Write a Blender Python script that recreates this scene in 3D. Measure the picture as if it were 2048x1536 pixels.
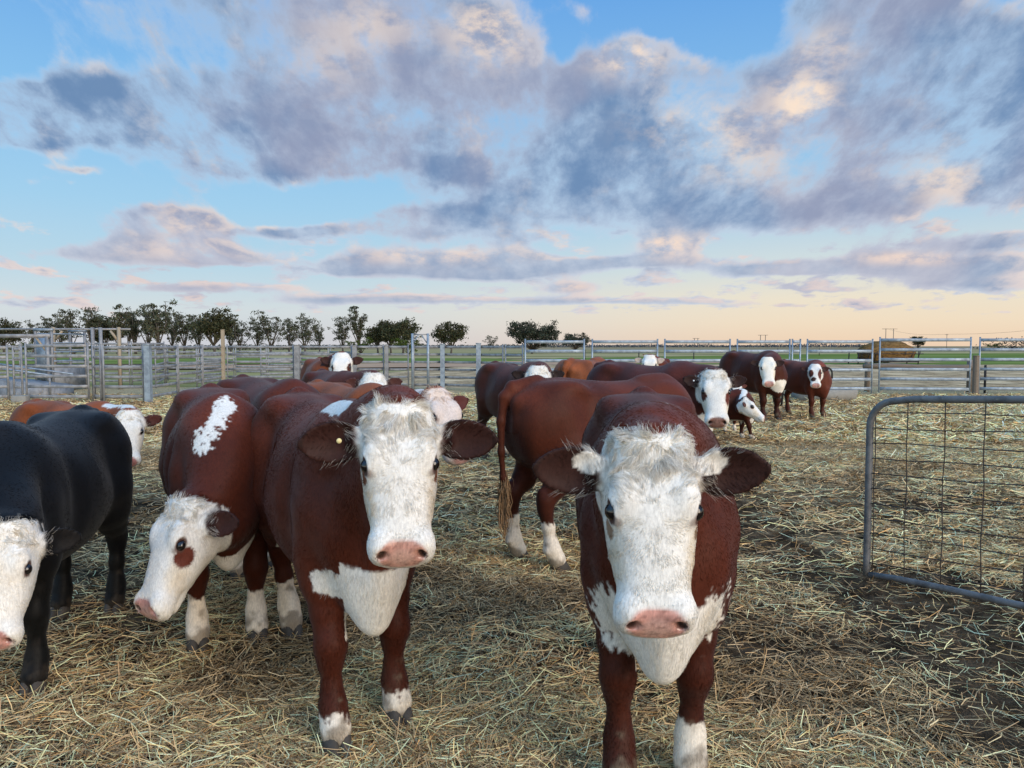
import bpy, math, random, os
import numpy as np
from mathutils import Vector, Matrix

for o in list(bpy.data.objects):
    bpy.data.objects.remove(o)
scene = bpy.context.scene
COL = scene.collection
rng = np.random.default_rng(7)
random.seed(7)

# ------------------------------------------------------------------ camera
CAM_H = 1.5
FPX = 1500.0                                    # focal length in pixels of the 2048 px wide frame
PITCH = math.atan((768 - 692) / FPX)
cd = bpy.data.cameras.new('camera')
cd.sensor_width = 36.0
cd.lens = FPX / 2048 * 36.0
cd.clip_start = 0.05
cd.clip_end = 6000
cam = bpy.data.objects.new('camera', cd)
COL.objects.link(cam)
cam.location = (0, 0, CAM_H)
cam.rotation_euler = (math.pi / 2 - PITCH, 0, 0)
scene.camera = cam
scene.render.resolution_x, scene.render.resolution_y = 1024, 768
scene.view_settings.view_transform = 'Standard'
scene.view_settings.look = 'None'
scene.view_settings.exposure = 0.0
scene.view_settings.gamma = 1.0
scene.cycles.max_bounces = 6
scene.cycles.diffuse_bounces = 3
scene.cycles.glossy_bounces = 2
scene.cycles.transparent_max_bounces = 4
try:
    scene.cycles_curves.shape = 'RIBBONS'
except Exception:
    pass


def P(px, py, d):
    """world point seen at a photograph pixel, at ground distance d"""
    u, w = (px - 1024) / FPX, (768 - py) / FPX
    c, s = math.cos(PITCH), math.sin(PITCH)
    r = np.array([u, c + w * s, -s + w * c])
    return np.array([0, 0, CAM_H]) + r * (d / r[1])


# ------------------------------------------------------------------ world: evening sky with cloud bank
SUN_EL, SUN_AZ = math.radians(22), math.radians(-48)   # low sun off to the right, a little behind the camera
world = bpy.data.worlds.new('World')
scene.world = world
world.use_nodes = True


class NT:
    def __init__(self, tree):
        self.t = tree
        tree.nodes.clear()

    def n(self, typ, **kw):
        nd = self.t.nodes.new(typ)
        for k, v in kw.items():
            setattr(nd, k, v)
        return nd

    def put(self, sock, val):
        if hasattr(val, 'is_output') or isinstance(val, bpy.types.NodeSocket):
            self.t.links.new(val, sock)
        elif val is not None:
            if sock.type == 'RGBA' and len(val) == 3:
                val = (*val, 1)
            sock.default_value = val

    def m(self, op, a, b=None, c=None, clamp=False):
        nd = self.n('ShaderNodeMath', operation=op, use_clamp=clamp)
        self.put(nd.inputs[0], a)
        if b is not None:
            self.put(nd.inputs[1], b)
        if c is not None:
            self.put(nd.inputs[2], c)
        return nd.outputs[0]

    def v(self, op, a, b=None, c=None, out=0):
        nd = self.n('ShaderNodeVectorMath', operation=op)
        self.put(nd.inputs[0], a)
        if b is not None:
            self.put(nd.inputs[1], b)
        if c is not None:
            self.put(nd.inputs[2], c)
        return nd.outputs[out]

    def mix(self, f, a, b, blend='MIX'):
        nd = self.n('ShaderNodeMix', data_type='RGBA', blend_type=blend)
        self.put(nd.inputs[0], f)
        self.put(nd.inputs[6], a)
        self.put(nd.inputs[7], b)
        return nd.outputs[2]

    def ramp(self, f, stops, interp='LINEAR'):
        nd = self.n('ShaderNodeValToRGB')
        cr = nd.color_ramp
        cr.interpolation = interp
        while len(cr.elements) < len(stops):
            cr.elements.new(0.5)
        for e, (p, c) in zip(cr.elements, stops):
            e.position = p
            e.color = (*c, 1) if len(c) == 3 else c
        self.put(nd.inputs[0], f)
        return nd.outputs[0]

    def smooth(self, x, a, b, lo=0.0, hi=1.0):
        nd = self.n('ShaderNodeMapRange', interpolation_type='SMOOTHSTEP')
        self.put(nd.inputs[0], x)
        for i, q in enumerate((a, b, lo, hi)):
            self.put(nd.inputs[1 + i], q)
        return nd.outputs[0]

    def noise(self, vec, scale, detail=5, rough=0.55, distort=0.0, dim='3D', lac=2.0):
        nd = self.n('ShaderNodeTexNoise', noise_dimensions=dim)
        self.put(nd.inputs['Vector'], vec)
        nd.inputs['Scale'].default_value = scale
        nd.inputs['Detail'].default_value = detail
        nd.inputs['Roughness'].default_value = rough
        nd.inputs['Lacunarity'].default_value = lac
        nd.inputs['Distortion'].default_value = distort
        return nd.outputs[0]

    def xyz(self, vec):
        nd = self.n('ShaderNodeSeparateXYZ')
        self.put(nd.inputs[0], vec)
        return nd.outputs

    def comb(self, x, y, z=0.0):
        nd = self.n('ShaderNodeCombineXYZ')
        for i, q in enumerate((x, y, z)):
            self.put(nd.inputs[i], q)
        return nd.outputs[0]


def srgb(r, g, b):
    f = lambda c: (c / 255 / 12.92) if c <= 10 else ((c / 255 + 0.055) / 1.055) ** 2.4
    return (f(r), f(g), f(b))


# cloud masses: centre and radii given as photograph pixels, turned into directions (tan azimuth, tan elevation)
CLOUDS = [
    (520, 50, 430, 105, 1.0), (880, 90, 200, 90, .9), (260, 225, 290, 75, 1.0), (40, 225, 170, 70, 1.0), (20, 300, 110, 30, .7),
    (590, 320, 230, 55, 1.0), (900, 240, 430, 110, 1.15), (1300, 250, 340, 110, 1.2), (1480, 300, 270, 110, 1.05), (1300, 425, 260, 42, 1.0),
    (1000, 420, 110, 30, .8), (820, 452, 130, 32, .9), (1860, 110, 340, 160, 1.3), (1960, 270, 240, 95, 1.15), (1760, 415, 140, 34, .9),
    (2000, 380, 130, 40, .7), (1250, 135, 70, 35, .75), (1165, 35, 40, 40, .6), (1640, 30, 140, 60, .6),
    (330, 440, 120, 36, 1.0), (290, 500, 180, 26, .95), (440, 522, 100, 16, .8), (600, 458, 85, 13, .8), (1040, 475, 48, 22, .75),
    (1340, 490, 60, 26, .85), (860, 522, 210, 26, 1.0), (1000, 545, 160, 16, .8), (690, 538, 60, 18, .8), (1130, 577, 70, 13, .8),
    (1230, 523, 200, 15, .8), (1550, 541, 120, 15, .9), (1790, 530, 160, 26, 1.0), (2000, 480, 150, 24, .9), (2000, 535, 90, 18, .8),
    (1950, 570, 150, 16, .7), (760, 600, 230, 14, .75), (430, 575, 170, 12, .7), (1270, 603, 320, 9, .7), (1660, 580, 70, 8, .6),
    (110, 378, 45, 13, .6), (175, 348, 60, 9, .6), (430, 440, 40, 20, .5), (900, 350, 120, 20, .5), (1090, 355, 120, 24, .6),
]
BLUE = [(60, 90, 190, 70, .6), (330, 150, 120, 40, .25), (850, 320, 90, 40, .45), (500, 230, 40, 40, .3), (1800, 330, 80, 40, .35), (1900, 420, 60, 40, .3), (1130, 130, 25, 60, .4), (1400, 70, 130, 75, .75), (1110, 70, 60, 60, .5), (150, 395, 150, 40, .3), (560, 420, 200, 30, .3)]


def cloud_group():
    g = bpy.data.node_groups.new('cloud_density', 'ShaderNodeTree')
    g.interface.new_socket('Direction', in_out='INPUT', socket_type='NodeSocketVector')
    g.interface.new_socket('Density', in_out='OUTPUT', socket_type='NodeSocketFloat')
    N = NT(g)
    gi, go = N.n('NodeGroupInput'), N.n('NodeGroupOutput')
    D = gi.outputs[0]
    x, y, z = N.xyz(D)
    ay = N.m('MAXIMUM', N.m('ABSOLUTE', y), 0.12)
    uv = N.comb(N.m('DIVIDE', x, ay), N.m('DIVIDE', z, ay))
    u_, v_ = N.m('DIVIDE', x, ay), N.m('MAXIMUM', N.m('DIVIDE', z, ay), 0.0)
    q = N.comb(N.m('DIVIDE', u_, N.m('MULTIPLY_ADD', v_, .40, .22)), N.m('MULTIPLY', N.m('LOGARITHM', N.m('ADD', v_, .065), math.e), 1.0))
    # ragged outlines: bend the direction a little before the masses are looked up
    w1 = N.n('ShaderNodeTexNoise', noise_dimensions='2D')
    N.put(w1.inputs['Vector'], q)
    w1.inputs['Scale'].default_value = 1.7
    w1.inputs['Detail'].default_value = 4
    el_ = N.m('DIVIDE', z, ay)
    warp = N.v('SCALE', N.v('MULTIPLY', N.v('SUBTRACT', w1.outputs['Color'], (.5, .5, .5)), (.12, .07, 0)))
    N.put(warp.node.inputs['Scale'], N.smooth(el_, .06, .25, .16, 1.0))
    uw = N.v('ADD', uv, warp)
    tot = None
    low_boost = lambda cy: 1.35 if cy > 430 else 1.0
    for (cx, cy, rx, ry, wt) in [(a, b, c, d, e * low_boost(b)) for a, b, c, d, e in CLOUDS] + [(a, b, c, d, -e) for a, b, c, d, e in BLUE]:
        u0, v0 = (cx - 1024) / FPX, (692 - cy) / FPX
        su, sv = FPX / rx, FPX / ry
        e = N.v('MULTIPLY_ADD', uw, (su, sv, 0), (-u0 * su, -v0 * sv, 0))
        d2 = N.v('DOT_PRODUCT', e, e, out=1)
        ga = N.m('POWER', 0.42, d2)
        tot = N.m('MULTIPLY', ga, wt) if tot is None else N.m('MULTIPLY_ADD', ga, wt, tot)
    tot = N.m('MINIMUM', N.m('MAXIMUM', tot, -0.3), .95)
    f1 = N.noise(q, 2.3, 10, .58, 0.15, '2D')
    f2 = N.noise(N.v('ADD', q, (7.3, 1.1, 0)), 8.0, 8, .62, 0.1, '2D')
    n = N.m('ADD', N.m('MULTIPLY', N.m('SUBTRACT', f1, .5), 1.75), N.m('MULTIPLY', N.m('SUBTRACT', f2, .5), .75))
    n = N.m('MULTIPLY', n, N.smooth(el_, .05, .24, .55, 1.0))
    den = N.m('ADD', N.m('SUBTRACT', tot, N.smooth(el_, .14, .22, .46, .40)), n)
    # rows of small flat cloudlets low over the plain
    f3 = N.noise(N.v('MULTIPLY', N.v('ADD', q, (3.1, 8.7, 0)), (1.25, 2.3, 1)), 2.6, 9, .56, 0.1, '2D')
    rows = N.m('MULTIPLY', N.m('SUBTRACT', f3, .535), 2.6)
    rows = N.m('SUBTRACT', rows, N.m('SUBTRACT', 1.0, N.m('MULTIPLY', N.smooth(el_, .022, .05), N.smooth(el_, .24, .15))))
    den = N.m('MAXIMUM', den, rows)
    N.put(go.inputs[0], den)
    return g


CG = cloud_group()
W = NT(world.node_tree)
tc = W.n('ShaderNodeTexCoord')
Dn = W.v('NORMALIZE', tc.outputs['Generated'])
dx, dy, dz = W.xyz(Dn)
el = W.m('MAXIMUM', dz, 0.0)
# clear-sky colour: a NISHITA sky, tinted by a measured dusk gradient
skyt = W.n('ShaderNodeTexSky', sky_type='NISHITA', sun_disc=False)
skyt.sun_elevation = SUN_EL
skyt.sun_rotation = math.pi / 2 - SUN_AZ
nish = W.v('SCALE', skyt.outputs[0])
nish.node.inputs['Scale'].default_value = 0.07
cool = W.ramp(el, [(0.0, srgb(214, 216, 226)), (.045, srgb(216, 226, 232)), (.10, srgb(188, 220, 238)), (.17, srgb(166, 214, 245)),
                   (.28, srgb(140, 200, 247)), (.42, srgb(108, 174, 242)), (1.0, srgb(70, 125, 205))])
warm = W.ramp(el, [(0.0, srgb(252, 220, 190)), (.03, srgb(253, 232, 204)), (.06, srgb(248, 236, 214)), (.10, srgb(222, 232, 232)), (.17, srgb(180, 217, 243)),
                   (.28, srgb(142, 200, 247)), (.42, srgb(108, 174, 242)), (1.0, srgb(70, 125, 205))])
wf = W.smooth(dx, -.35, .42)
clear = W.mix(wf, cool, warm)
clear = W.mix(.15, clear, nish)


def dens(off):
    nd = W.n('ShaderNodeGroup', node_tree=CG)
    W.put(nd.inputs[0], Dn if off is None else W.v('ADD', Dn, off))
    return nd.outputs[0]


d0 = dens(None)
d1 = dens((0.034, 0.0, 0.004))
alpha = W.smooth(d0, -.06, W.smooth(el, .08, .25, .24, .58))
thick = W.smooth(d0, .03, .90)
lit = W.smooth(W.m('SUBTRACT', d0, d1), .02, .42)
low = W.smooth(el, .03, .22)
body = W.mix(thick, W.mix(low, srgb(208, 212, 222), srgb(190, 212, 236)), W.mix(low, srgb(148, 166, 194), srgb(110, 142, 182)))
mauve = W.mix(W.smooth(W.noise(Dn, 4.0, 4, .5), .46, .62), body, W.mix(.38, body, srgb(184, 174, 188)))
peach = W.mix(low, srgb(248, 220, 204), srgb(250, 228, 208))
# parts of the bank that the last sun still reaches
LIT = [(985, 75, 75, 60, 1.1), (1255, 128, 65, 30, 1.2), (1600, 210, 60, 48, 1.3), (1395, 255, 110, 60, .7), (1175, 35, 30, 40, 1.0), (390, 440, 60, 30, 1.0), (340, 500, 130, 22, .5),
       (1335, 492, 55, 24, 1.1), (860, 512, 160, 16, .8), (1880, 365, 80, 45, .8), (1820, 518, 110, 12, 1.0), (1130, 574, 60, 10, .9), (1960, 440, 90, 28, 1.0), (1500, 330, 120, 50, .5), (760, 60, 90, 60, .45), (650, 130, 90, 80, .3), (1640, 110, 60, 40, .6)]
ay_ = W.m('MAXIMUM', W.m('ABSOLUTE', dy), 0.12)
uv_ = W.comb(W.m('DIVIDE', dx, ay_), W.m('DIVIDE', dz, ay_))
lt = None
for (cx, cy, rx, ry, wt) in LIT:
    u0, v0, su, sv_ = (cx - 1024) / FPX, (692 - cy) / FPX, FPX / rx, FPX / ry
    e = W.v('MULTIPLY_ADD', uv_, (su, sv_, 0), (-u0 * su, -v0 * sv_, 0))
    ga = W.m('POWER', 0.4, W.v('DOT_PRODUCT', e, e, out=1))
    lt = W.m('MULTIPLY', ga, wt) if lt is None else W.m('MULTIPLY_ADD', ga, wt, lt)
cl_tex = W.noise(W.v('MULTIPLY', Dn, (1, 1, 1.7)), 16, 6, .62)
ltm = W.m('MULTIPLY', W.m('MINIMUM', lt, 1.0), W.smooth(cl_tex, .40, .62, .05, 1.0))
lm = W.m('MAXIMUM', W.m('MULTIPLY', lit, W.smooth(thick, 1.0, .15, .0, .5)), ltm)
cloud = W.mix(lm, mauve, peach)
skyc = W.mix(alpha, clear, cloud)
# unseen sky overhead and behind the camera boosted and warmed to light the cattle
gain = W.m('ADD', W.m('ADD', 1.0, W.smooth(W.m('MULTIPLY', dy, -1.0), .0, .7, 0, 1.5)), W.smooth(dz, .46, .85, 0, 1.2))
skyc = W.v('SCALE', skyc)
W.put(skyc.node.inputs['Scale'], gain)
skyc = W.mix(W.m('MAXIMUM', W.smooth(W.m('MULTIPLY', dy, -1.0), .0, .7, 0, .9), W.smooth(dz, .46, .85, 0, .9)), skyc, W.v('MULTIPLY', skyc, (1.22, .99, .74)))
bg = W.n('ShaderNodeBackground')
W.put(bg.inputs[0], skyc)
bg.inputs[1].default_value = 1.0
W.put(W.n('ShaderNodeOutputWorld').inputs[0], bg.outputs[0])
world.cycles.sampling_method = 'MANUAL'
world.cycles.sample_map_resolution = 512

sd = bpy.data.lights.new('sun', 'SUN')
sd.energy = 2.7
sd.angle = math.radians(40)
sd.color = (1.0, .84, .68)
sun = bpy.data.objects.new('sun', sd)
COL.objects.link(sun)
sv = Vector((math.cos(SUN_EL) * math.cos(SUN_AZ), math.cos(SUN_EL) * math.sin(SUN_AZ), math.sin(SUN_EL)))
sun.rotation_euler = sv.to_track_quat('Z', 'Y').to_euler()
sun.location = (20, -10, 20)


# ------------------------------------------------------------------ helpers
def tag(o, label=None, cat=None, group=None, kind=None):
    if label:
        o['label'] = label
    if cat:
        o['category'] = cat
    if group:
        o['group'] = group
    if kind:
        o['kind'] = kind
    return o


def empty(name, loc, rz=0.0):
    o = bpy.data.objects.new(name, None)
    COL.objects.link(o)
    o.location = loc
    o.rotation_euler = (0, 0, rz)
    o.empty_display_size = .2
    return o


def mesh_np(name, V, F, mat, parent=None, smooth=True, cols=None, cname='coat'):
    """V (n,3); F list of arrays (m,3) or (m,4)"""
    me = bpy.data.meshes.new(name)
    V = np.asarray(V, np.float32)
    if isinstance(F, np.ndarray):
        F = [F]
    F = [np.asarray(f, np.int32) for f in F if len(f)]
    nv = len(V)
    nl = sum(f.size for f in F)
    nf = sum(len(f) for f in F)
    me.vertices.add(nv)
    me.vertices.foreach_set('co', V.ravel())
    me.loops.add(nl)
    me.loops.foreach_set('vertex_index', np.concatenate([f.ravel() for f in F]))
    me.polygons.add(nf)
    tot = np.concatenate([np.full(len(f), f.shape[1], np.int32) for f in F])
    st = np.concatenate([[0], np.cumsum(tot)[:-1]]).astype(np.int32)
    me.polygons.foreach_set('loop_start', st)
    me.polygons.foreach_set('loop_total', tot)
    if smooth:
        me.polygons.foreach_set('use_smooth', np.ones(nf, bool))
    me.update(calc_edges=True)
    if cols is not None:
        a = me.color_attributes.new(cname, 'FLOAT_COLOR', 'POINT')
        c4 = np.ones((nv, 4), np.float32)
        c4[:, :np.shape(cols)[1]] = cols
        a.data.foreach_set('color', c4.ravel())
    me.materials.append(mat)
    o = bpy.data.objects.new(name, me)
    COL.objects.link(o)
    if parent is not None:
        o.parent = parent
    return o


class MB:
    """collects simple solids into one mesh"""

    def __init__(self):
        self.V, self.Q, self.T, self.n = [], [], [], 0

    def add(self, V, Q=None, T=None):
        V = np.asarray(V, float)
        if Q is not None and len(Q):
            self.Q.append(np.asarray(Q) + self.n)
        if T is not None and len(T):
            self.T.append(np.asarray(T) + self.n)
        self.V.append(V)
        self.n += len(V)
        return self

    def box(self, c, s, rot=None, bev=0.0):
        c, s = np.asarray(c, float), np.asarray(s, float) / 2
        v = np.array([[i, j, k] for k in (-1, 1) for j in (-1, 1) for i in (-1, 1)], float) * s
        if rot is not None:
            v = v @ np.asarray(rot).T
        q = [(0, 2, 3, 1), (4, 5, 7, 6), (0, 1, 5, 4), (2, 6, 7, 3), (0, 4, 6, 2), (1, 3, 7, 5)]
        return self.add(v + c, q)

    def tube(self, pts, r, n=10, caps=True, flat=1.0, up=(0, 0, 1)):
        pts = np.asarray(pts, float)
        r = np.broadcast_to(np.asarray(r, float), (len(pts),))
        m = len(pts)
        tg = np.gradient(pts, axis=0)
        tg /= np.linalg.norm(tg, axis=1)[:, None] + 1e-9
        a0 = np.array(up, float)
        if abs(tg[0] @ a0) > .9:
            a0 = np.array([1., 0, 0]) if abs(tg[0][0]) < .9 else np.array([0, 1., 0])
        V = []
        prev = a0
        for i in range(m):
            x = prev - tg[i] * (prev @ tg[i])
            x /= np.linalg.norm(x) + 1e-9
            y = np.cross(tg[i], x)
            prev = x
            a = np.arange(n) * 2 * math.pi / n
            V.append(pts[i] + r[i] * (np.cos(a)[:, None] * x * flat + np.sin(a)[:, None] * y))
        V = np.concatenate(V)
        Q = []
        for i in range(m - 1):
            for j in range(n):
                k = (j + 1) % n
                Q.append((i * n + j, i * n + k, (i + 1) * n + k, (i + 1) * n + j))
        T = []
        if caps:
            V = np.concatenate([V, pts[:1], pts[-1:]])
            for j in range(n):
                k = (j + 1) % n
                T.append((m * n, k, j))
                T.append((m * n + 1, (m - 1) * n + j, (m - 1) * n + k))
        return self.add(V, Q, T)

    def build(self, name, mat, parent=None, smooth=False, cols=None):
        F = []
        if self.Q:
            F.append(np.concatenate(self.Q))
        if self.T:
            F.append(np.concatenate(self.T))
        return mesh_np(name, np.concatenate(self.V), F, mat, parent, smooth, cols)


def shade_by_angle(o, deg=35):
    me = o.data
    me.polygons.foreach_set('use_smooth', np.ones(len(me.polygons), bool))
    try:
        me.set_sharp_from_angle(angle=math.radians(deg))
    except Exception:
        pass
    return o


def _hash(ix, iy, iz, seed):
    h = (ix.astype(np.int64) * 374761393 + iy.astype(np.int64) * 668265263 + iz.astype(np.int64) * 2147483647 + seed * 974634777) & 0xFFFFFFFF
    h = ((h ^ (h >> 13)) * 1274126177) & 0xFFFFFFFF
    h = (h ^ (h >> 16)) & 0xFFFFFFFF
    return h.astype(np.float64) / 0xFFFFFFFF


def vnoise(Pp, scale, seed=0, octaves=1):
    """value noise in 0..1 at points (n,3)"""
    out, amp, tot = 0, 1.0, 0
    for o_ in range(octaves):
        q = np.asarray(Pp, float) * scale
        i = np.floor(q).astype(np.int64)
        f = q - i
        f = f * f * (3 - 2 * f)
        r = 0
        for a in (0, 1):
            for b in (0, 1):
                for c in (0, 1):
                    w = (f[:, 0] if a else 1 - f[:, 0]) * (f[:, 1] if b else 1 - f[:, 1]) * (f[:, 2] if c else 1 - f[:, 2])
                    r = r + w * _hash(i[:, 0] + a, i[:, 1] + b, i[:, 2] + c, seed + o_ * 17)
        out = out + r * amp
        tot += amp
        amp *= .5
        scale *= 2.03
    return out / tot


def sstep(x, a, b):
    t = np.clip((x - a) / (b - a), 0, 1)
    return t * t * (3 - 2 * t)


def new_mat(name):
    m = bpy.data.materials.new(name)
    m.use_nodes = True
    return m, NT(m.node_tree)


def principled(N, col, rough=.6, spec=.3, metal=0.0, bump=None, bstr=.3, bdist=.01, sheen=0.0):
    b = N.n('ShaderNodeBsdfPrincipled')
    N.put(b.inputs['Base Color'], col if not isinstance(col, tuple) else (*col[:3], 1))
    N.put(b.inputs['Roughness'], rough)
    b.inputs['Specular IOR Level'].default_value = spec
    b.inputs['Metallic'].default_value = metal
    if sheen:
        b.inputs['Sheen Weight'].default_value = sheen
        b.inputs['Sheen Roughness'].default_value = .5
    if bump is not None:
        bn = N.n('ShaderNodeBump')
        bn.inputs['Strength'].default_value = bstr
        bn.inputs['Distance'].default_value = bdist
        N.put(bn.inputs['Height'], bump)
        N.t.links.new(bn.outputs[0], b.inputs['Normal'])
    out = N.n('ShaderNodeOutputMaterial')
    N.t.links.new(b.outputs[0], out.inputs[0])
    return b


def attr(N, name):
    nd = N.n('ShaderNodeAttribute')
    nd.attribute_name = name
    return nd


def objco(N):
    return N.n('ShaderNodeTexCoord').outputs['Object']


M = {}
m, N = new_mat('galvanised_steel')
co = objco(N)
n1 = N.noise(co, 6, 4, .6)
n2 = N.noise(co, 55, 3, .6)
c = N.mix(N.smooth(n1, .35, .7), (.31, .37, .42, 1), (.18, .21, .25, 1))
c = N.mix(N.smooth(n2, .58, .75, 0, .6), c, (.13, .12, .11, 1))
principled(N, c, .5, .4, .35)
M['steel'] = m
m, N = new_mat('dull_steel')
co = objco(N)
c = N.mix(N.smooth(N.noise(co, 5, 4, .6), .35, .7), (.30, .30, .30, 1), (.17, .17, .175, 1))
c = N.mix(N.smooth(N.noise(co, 40, 3, .6), .6, .78, 0, .6), c, (.16, .09, .05, 1))
principled(N, c, .6, .3, .25)
M['dull'] = m
m, N = new_mat('weathered_pipe')
co = objco(N)
c = N.mix(N.smooth(N.noise(co, 9, 5, .65), .4, .68), (.17, .165, .16, 1), (.085, .082, .08, 1))
c = N.mix(N.smooth(N.noise(co, 60, 3, .6), .6, .8, 0, .7), c, (.26, .24, .2, 1))
principled(N, c, .6, .3, 0, N.noise(co, 80, 3, .6), .25, .003)
M['pipe'] = m
m, N = new_mat('rusty_wire')
co = objco(N)
principled(N, N.mix(N.noise(co, 30, 3, .6), (.03, .026, .024, 1), (.09, .065, .05, 1)), .7, .3)
M['wire'] = m
m, N = new_mat('dark_iron')
co = objco(N)
principled(N, N.mix(N.noise(co, 12, 3, .6), (.012, .012, .013, 1), (.035, .03, .028, 1)), .6, .3)
M['iron'] = m
m, N = new_mat('old_timber')
co = objco(N)
st = N.v('MULTIPLY', co, (1.0, 18, 18))
c = N.mix(N.noise(st, 2.5, 5, .6), (.13, .095, .07, 1), (.26, .21, .16, 1))
principled(N, c, .85, .2, 0, N.noise(st, 6, 4, .6), .4, .01)
M['timber'] = m
m, N = new_mat('pale_timber')
co = objco(N)
st = N.v('MULTIPLY', co, (14, 14, 1.0))
c = N.mix(N.noise(st, 2.5, 5, .6), (.26, .205, .14, 1), (.40, .33, .24, 1))
principled(N, c, .85, .2)
M['pale_timber'] = m
m, N = new_mat('concrete')
co = objco(N)
c = N.mix(N.noise(co, 7, 6, .65), (.17, .165, .15, 1), (.33, .32, .29, 1))
principled(N, c, .9, .2, 0, N.noise(co, 40, 4, .6), .3, .01)
M['concrete'] = m
m, N = new_mat('hay')
co = objco(N)
st = N.v('MULTIPLY', co, (1, 1, 3))
c = N.mix(N.smooth(N.noise(st, 3.5, 6, .7), .3, .7), (.085, .045, .016, 1), (.28, .165, .06, 1))
principled(N, c, .95, .1, 0, N.noise(st, 9, 6, .75), .9, .12)
M['hay'] = m
# ------------------------------------------------------------------ ground, fields, straw
m, N = new_mat('yard_soil')
co = objco(N)
lo_ = N.noise(co, .55, 5, .6)
md = N.noise(co, 5, 5, .65)
fi = N.noise(co, 38, 4, .7)
soil = N.mix(N.smooth(md, .3, .7), (.032, .022, .014, 1), (.12, .082, .050, 1))
strw = N.mix(N.smooth(fi, .3, .72), (.14, .095, .05, 1), (.78, .60, .34, 1))
yy = N.xyz(co)[1]
cov = N.m('ADD', N.m('ADD', N.m('MULTIPLY', lo_, .9), N.m('MULTIPLY', md, .55)), N.smooth(yy, 4.0, 14.0, -.10, .38))
c = N.mix(N.smooth(cov, .70, 1.02), soil, strw)
principled(N, c, .95, .0, 0, N.m('ADD', md, N.m('MULTIPLY', fi, .6)), .9, .05)
M['yard'] = m


def field_mat(name, c1, c2, scale, streak=(1, 1, 1), bump=.05, c3=None):
    m, N = new_mat(name)
    co = objco(N)
    q = N.v('MULTIPLY', co, streak)
    a = N.noise(q, scale, 6, .65)
    b = N.noise(q, scale * 9, 5, .7)
    c = N.mix(N.smooth(N.m('ADD', N.m('MULTIPLY', a, .6), N.m('MULTIPLY', b, .5)), .36, .72), c1, c2)
    if c3:
        c = N.mix(N.smooth(N.noise(q, scale * .35, 4, .6), .5, .62), c, c3)
    principled(N, c, .95, .0, 0, b, .35, bump)
    M[name] = m


field_mat('trodden_soil', (.15, .092, .05), (.66, .46, .26), 1.3, (1, .8, 1), .10, (.70, .50, .29))
field_mat('green_pasture', (.11, .155, .035), (.19, .23, .06), .35, (.3, 1, 1), .05, (.24, .26, .08))
field_mat('dry_pasture', (.32, .25, .11), (.48, .38, .19), .12, (.3, 1, 1), .05, (.16, .15, .06))
field_mat('red_road', (.42, .25, .15), (.55, .35, .22), .5, (.4, 1, 1), .03)
field_mat('far_stubble', (.30, .215, .115), (.40, .29, .165), .02, (.2, 1, 1), .05, (.16, .13, .075))
field_mat('mixed_pasture', (.15, .16, .045), (.42, .34, .15), .30, (.35, 1, 1), .06, (.34, .27, .13))


def sheet(name, pts, z, mat):
    V = [(x, y, z) for x, y in pts]
    o = mesh_np(name, V, [np.array([list(range(len(V)))])], mat, None, False)
    tag(o, kind='structure')
    return o


# far land in one sheet out to the horizon, then the strips that lie on it
sheet('terrain', [(-4500, -300), (4500, -300), (4500, 5000), (-4500, 5000)], -.10, M['far_stubble'])
sheet('dry_field', [(-500, 92), (500, 92), (700, 330), (-700, 330)], -.05, M['dry_pasture'])
sheet('green_field', [(-1.0, 64), (120, 58), (260, 88), (260, 190), (70, 150), (6, 96)], -.03, M['green_pasture'])
sheet('green_strip', [(-160, 66), (-3, 64), (2, 78), (-3, 94), (-160, 98)], -.028, M['green_pasture'])
sheet('dirt_road', [(-160, 50), (-30, 47.5), (-4, 55), (9, 66), (40, 69), (40, 76), (7, 82), (-6, 70), (-30, 56), (-160, 58)], -.02, M['red_road'])
sheet('pasture', [(-160, 20), (-11, 20), (-3.5, 26), (1, 24), (1, 50), (-30, 47.5), (-160, 50)], -.04, M['mixed_pasture'])
sheet('trodden_ground', [(-3, 23.2), (80, 23.2), (120, 58), (-1, 66), (-8, 40)], -.036, M['trodden_soil'])


def ground_h(x, y):
    q = np.stack([x, y, np.zeros_like(x)], 1)
    return (vnoise(q, .7, 71, 2) - .5) * .05 + (vnoise(q, 3.1, 72, 3) - .5) * .055 * np.clip(1.3 - y * .05, .3, 1) - .012


# yard surface, finer near the viewer
ys = np.concatenate([np.arange(-3, 1.6, .25), np.arange(1.6, 6.5, .05), np.arange(6.5, 12, .12), np.arange(12, 27.6, .3)])
xs = np.concatenate([np.arange(-22, -6, .4), np.arange(-6, 5.0, .07), np.arange(5.0, 22.1, .4)])
XX, YY = np.meshgrid(xs, ys)
x_, y_ = XX.ravel(), YY.ravel()
V = np.stack([x_, y_, ground_h(x_, y_)], 1)
ii = np.arange(len(V)).reshape(len(ys), len(xs))
Q = np.stack([ii[:-1, :-1], ii[:-1, 1:], ii[1:, 1:], ii[1:, :-1]], -1).reshape(-1, 4)
tag(mesh_np('yard_ground', V, Q, M['yard']), kind='structure')

m, N = new_mat('straw')
ca = attr(N, 'coat').outputs['Color']
principled(N, ca, .75, .04)
M['straw'] = m


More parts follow.
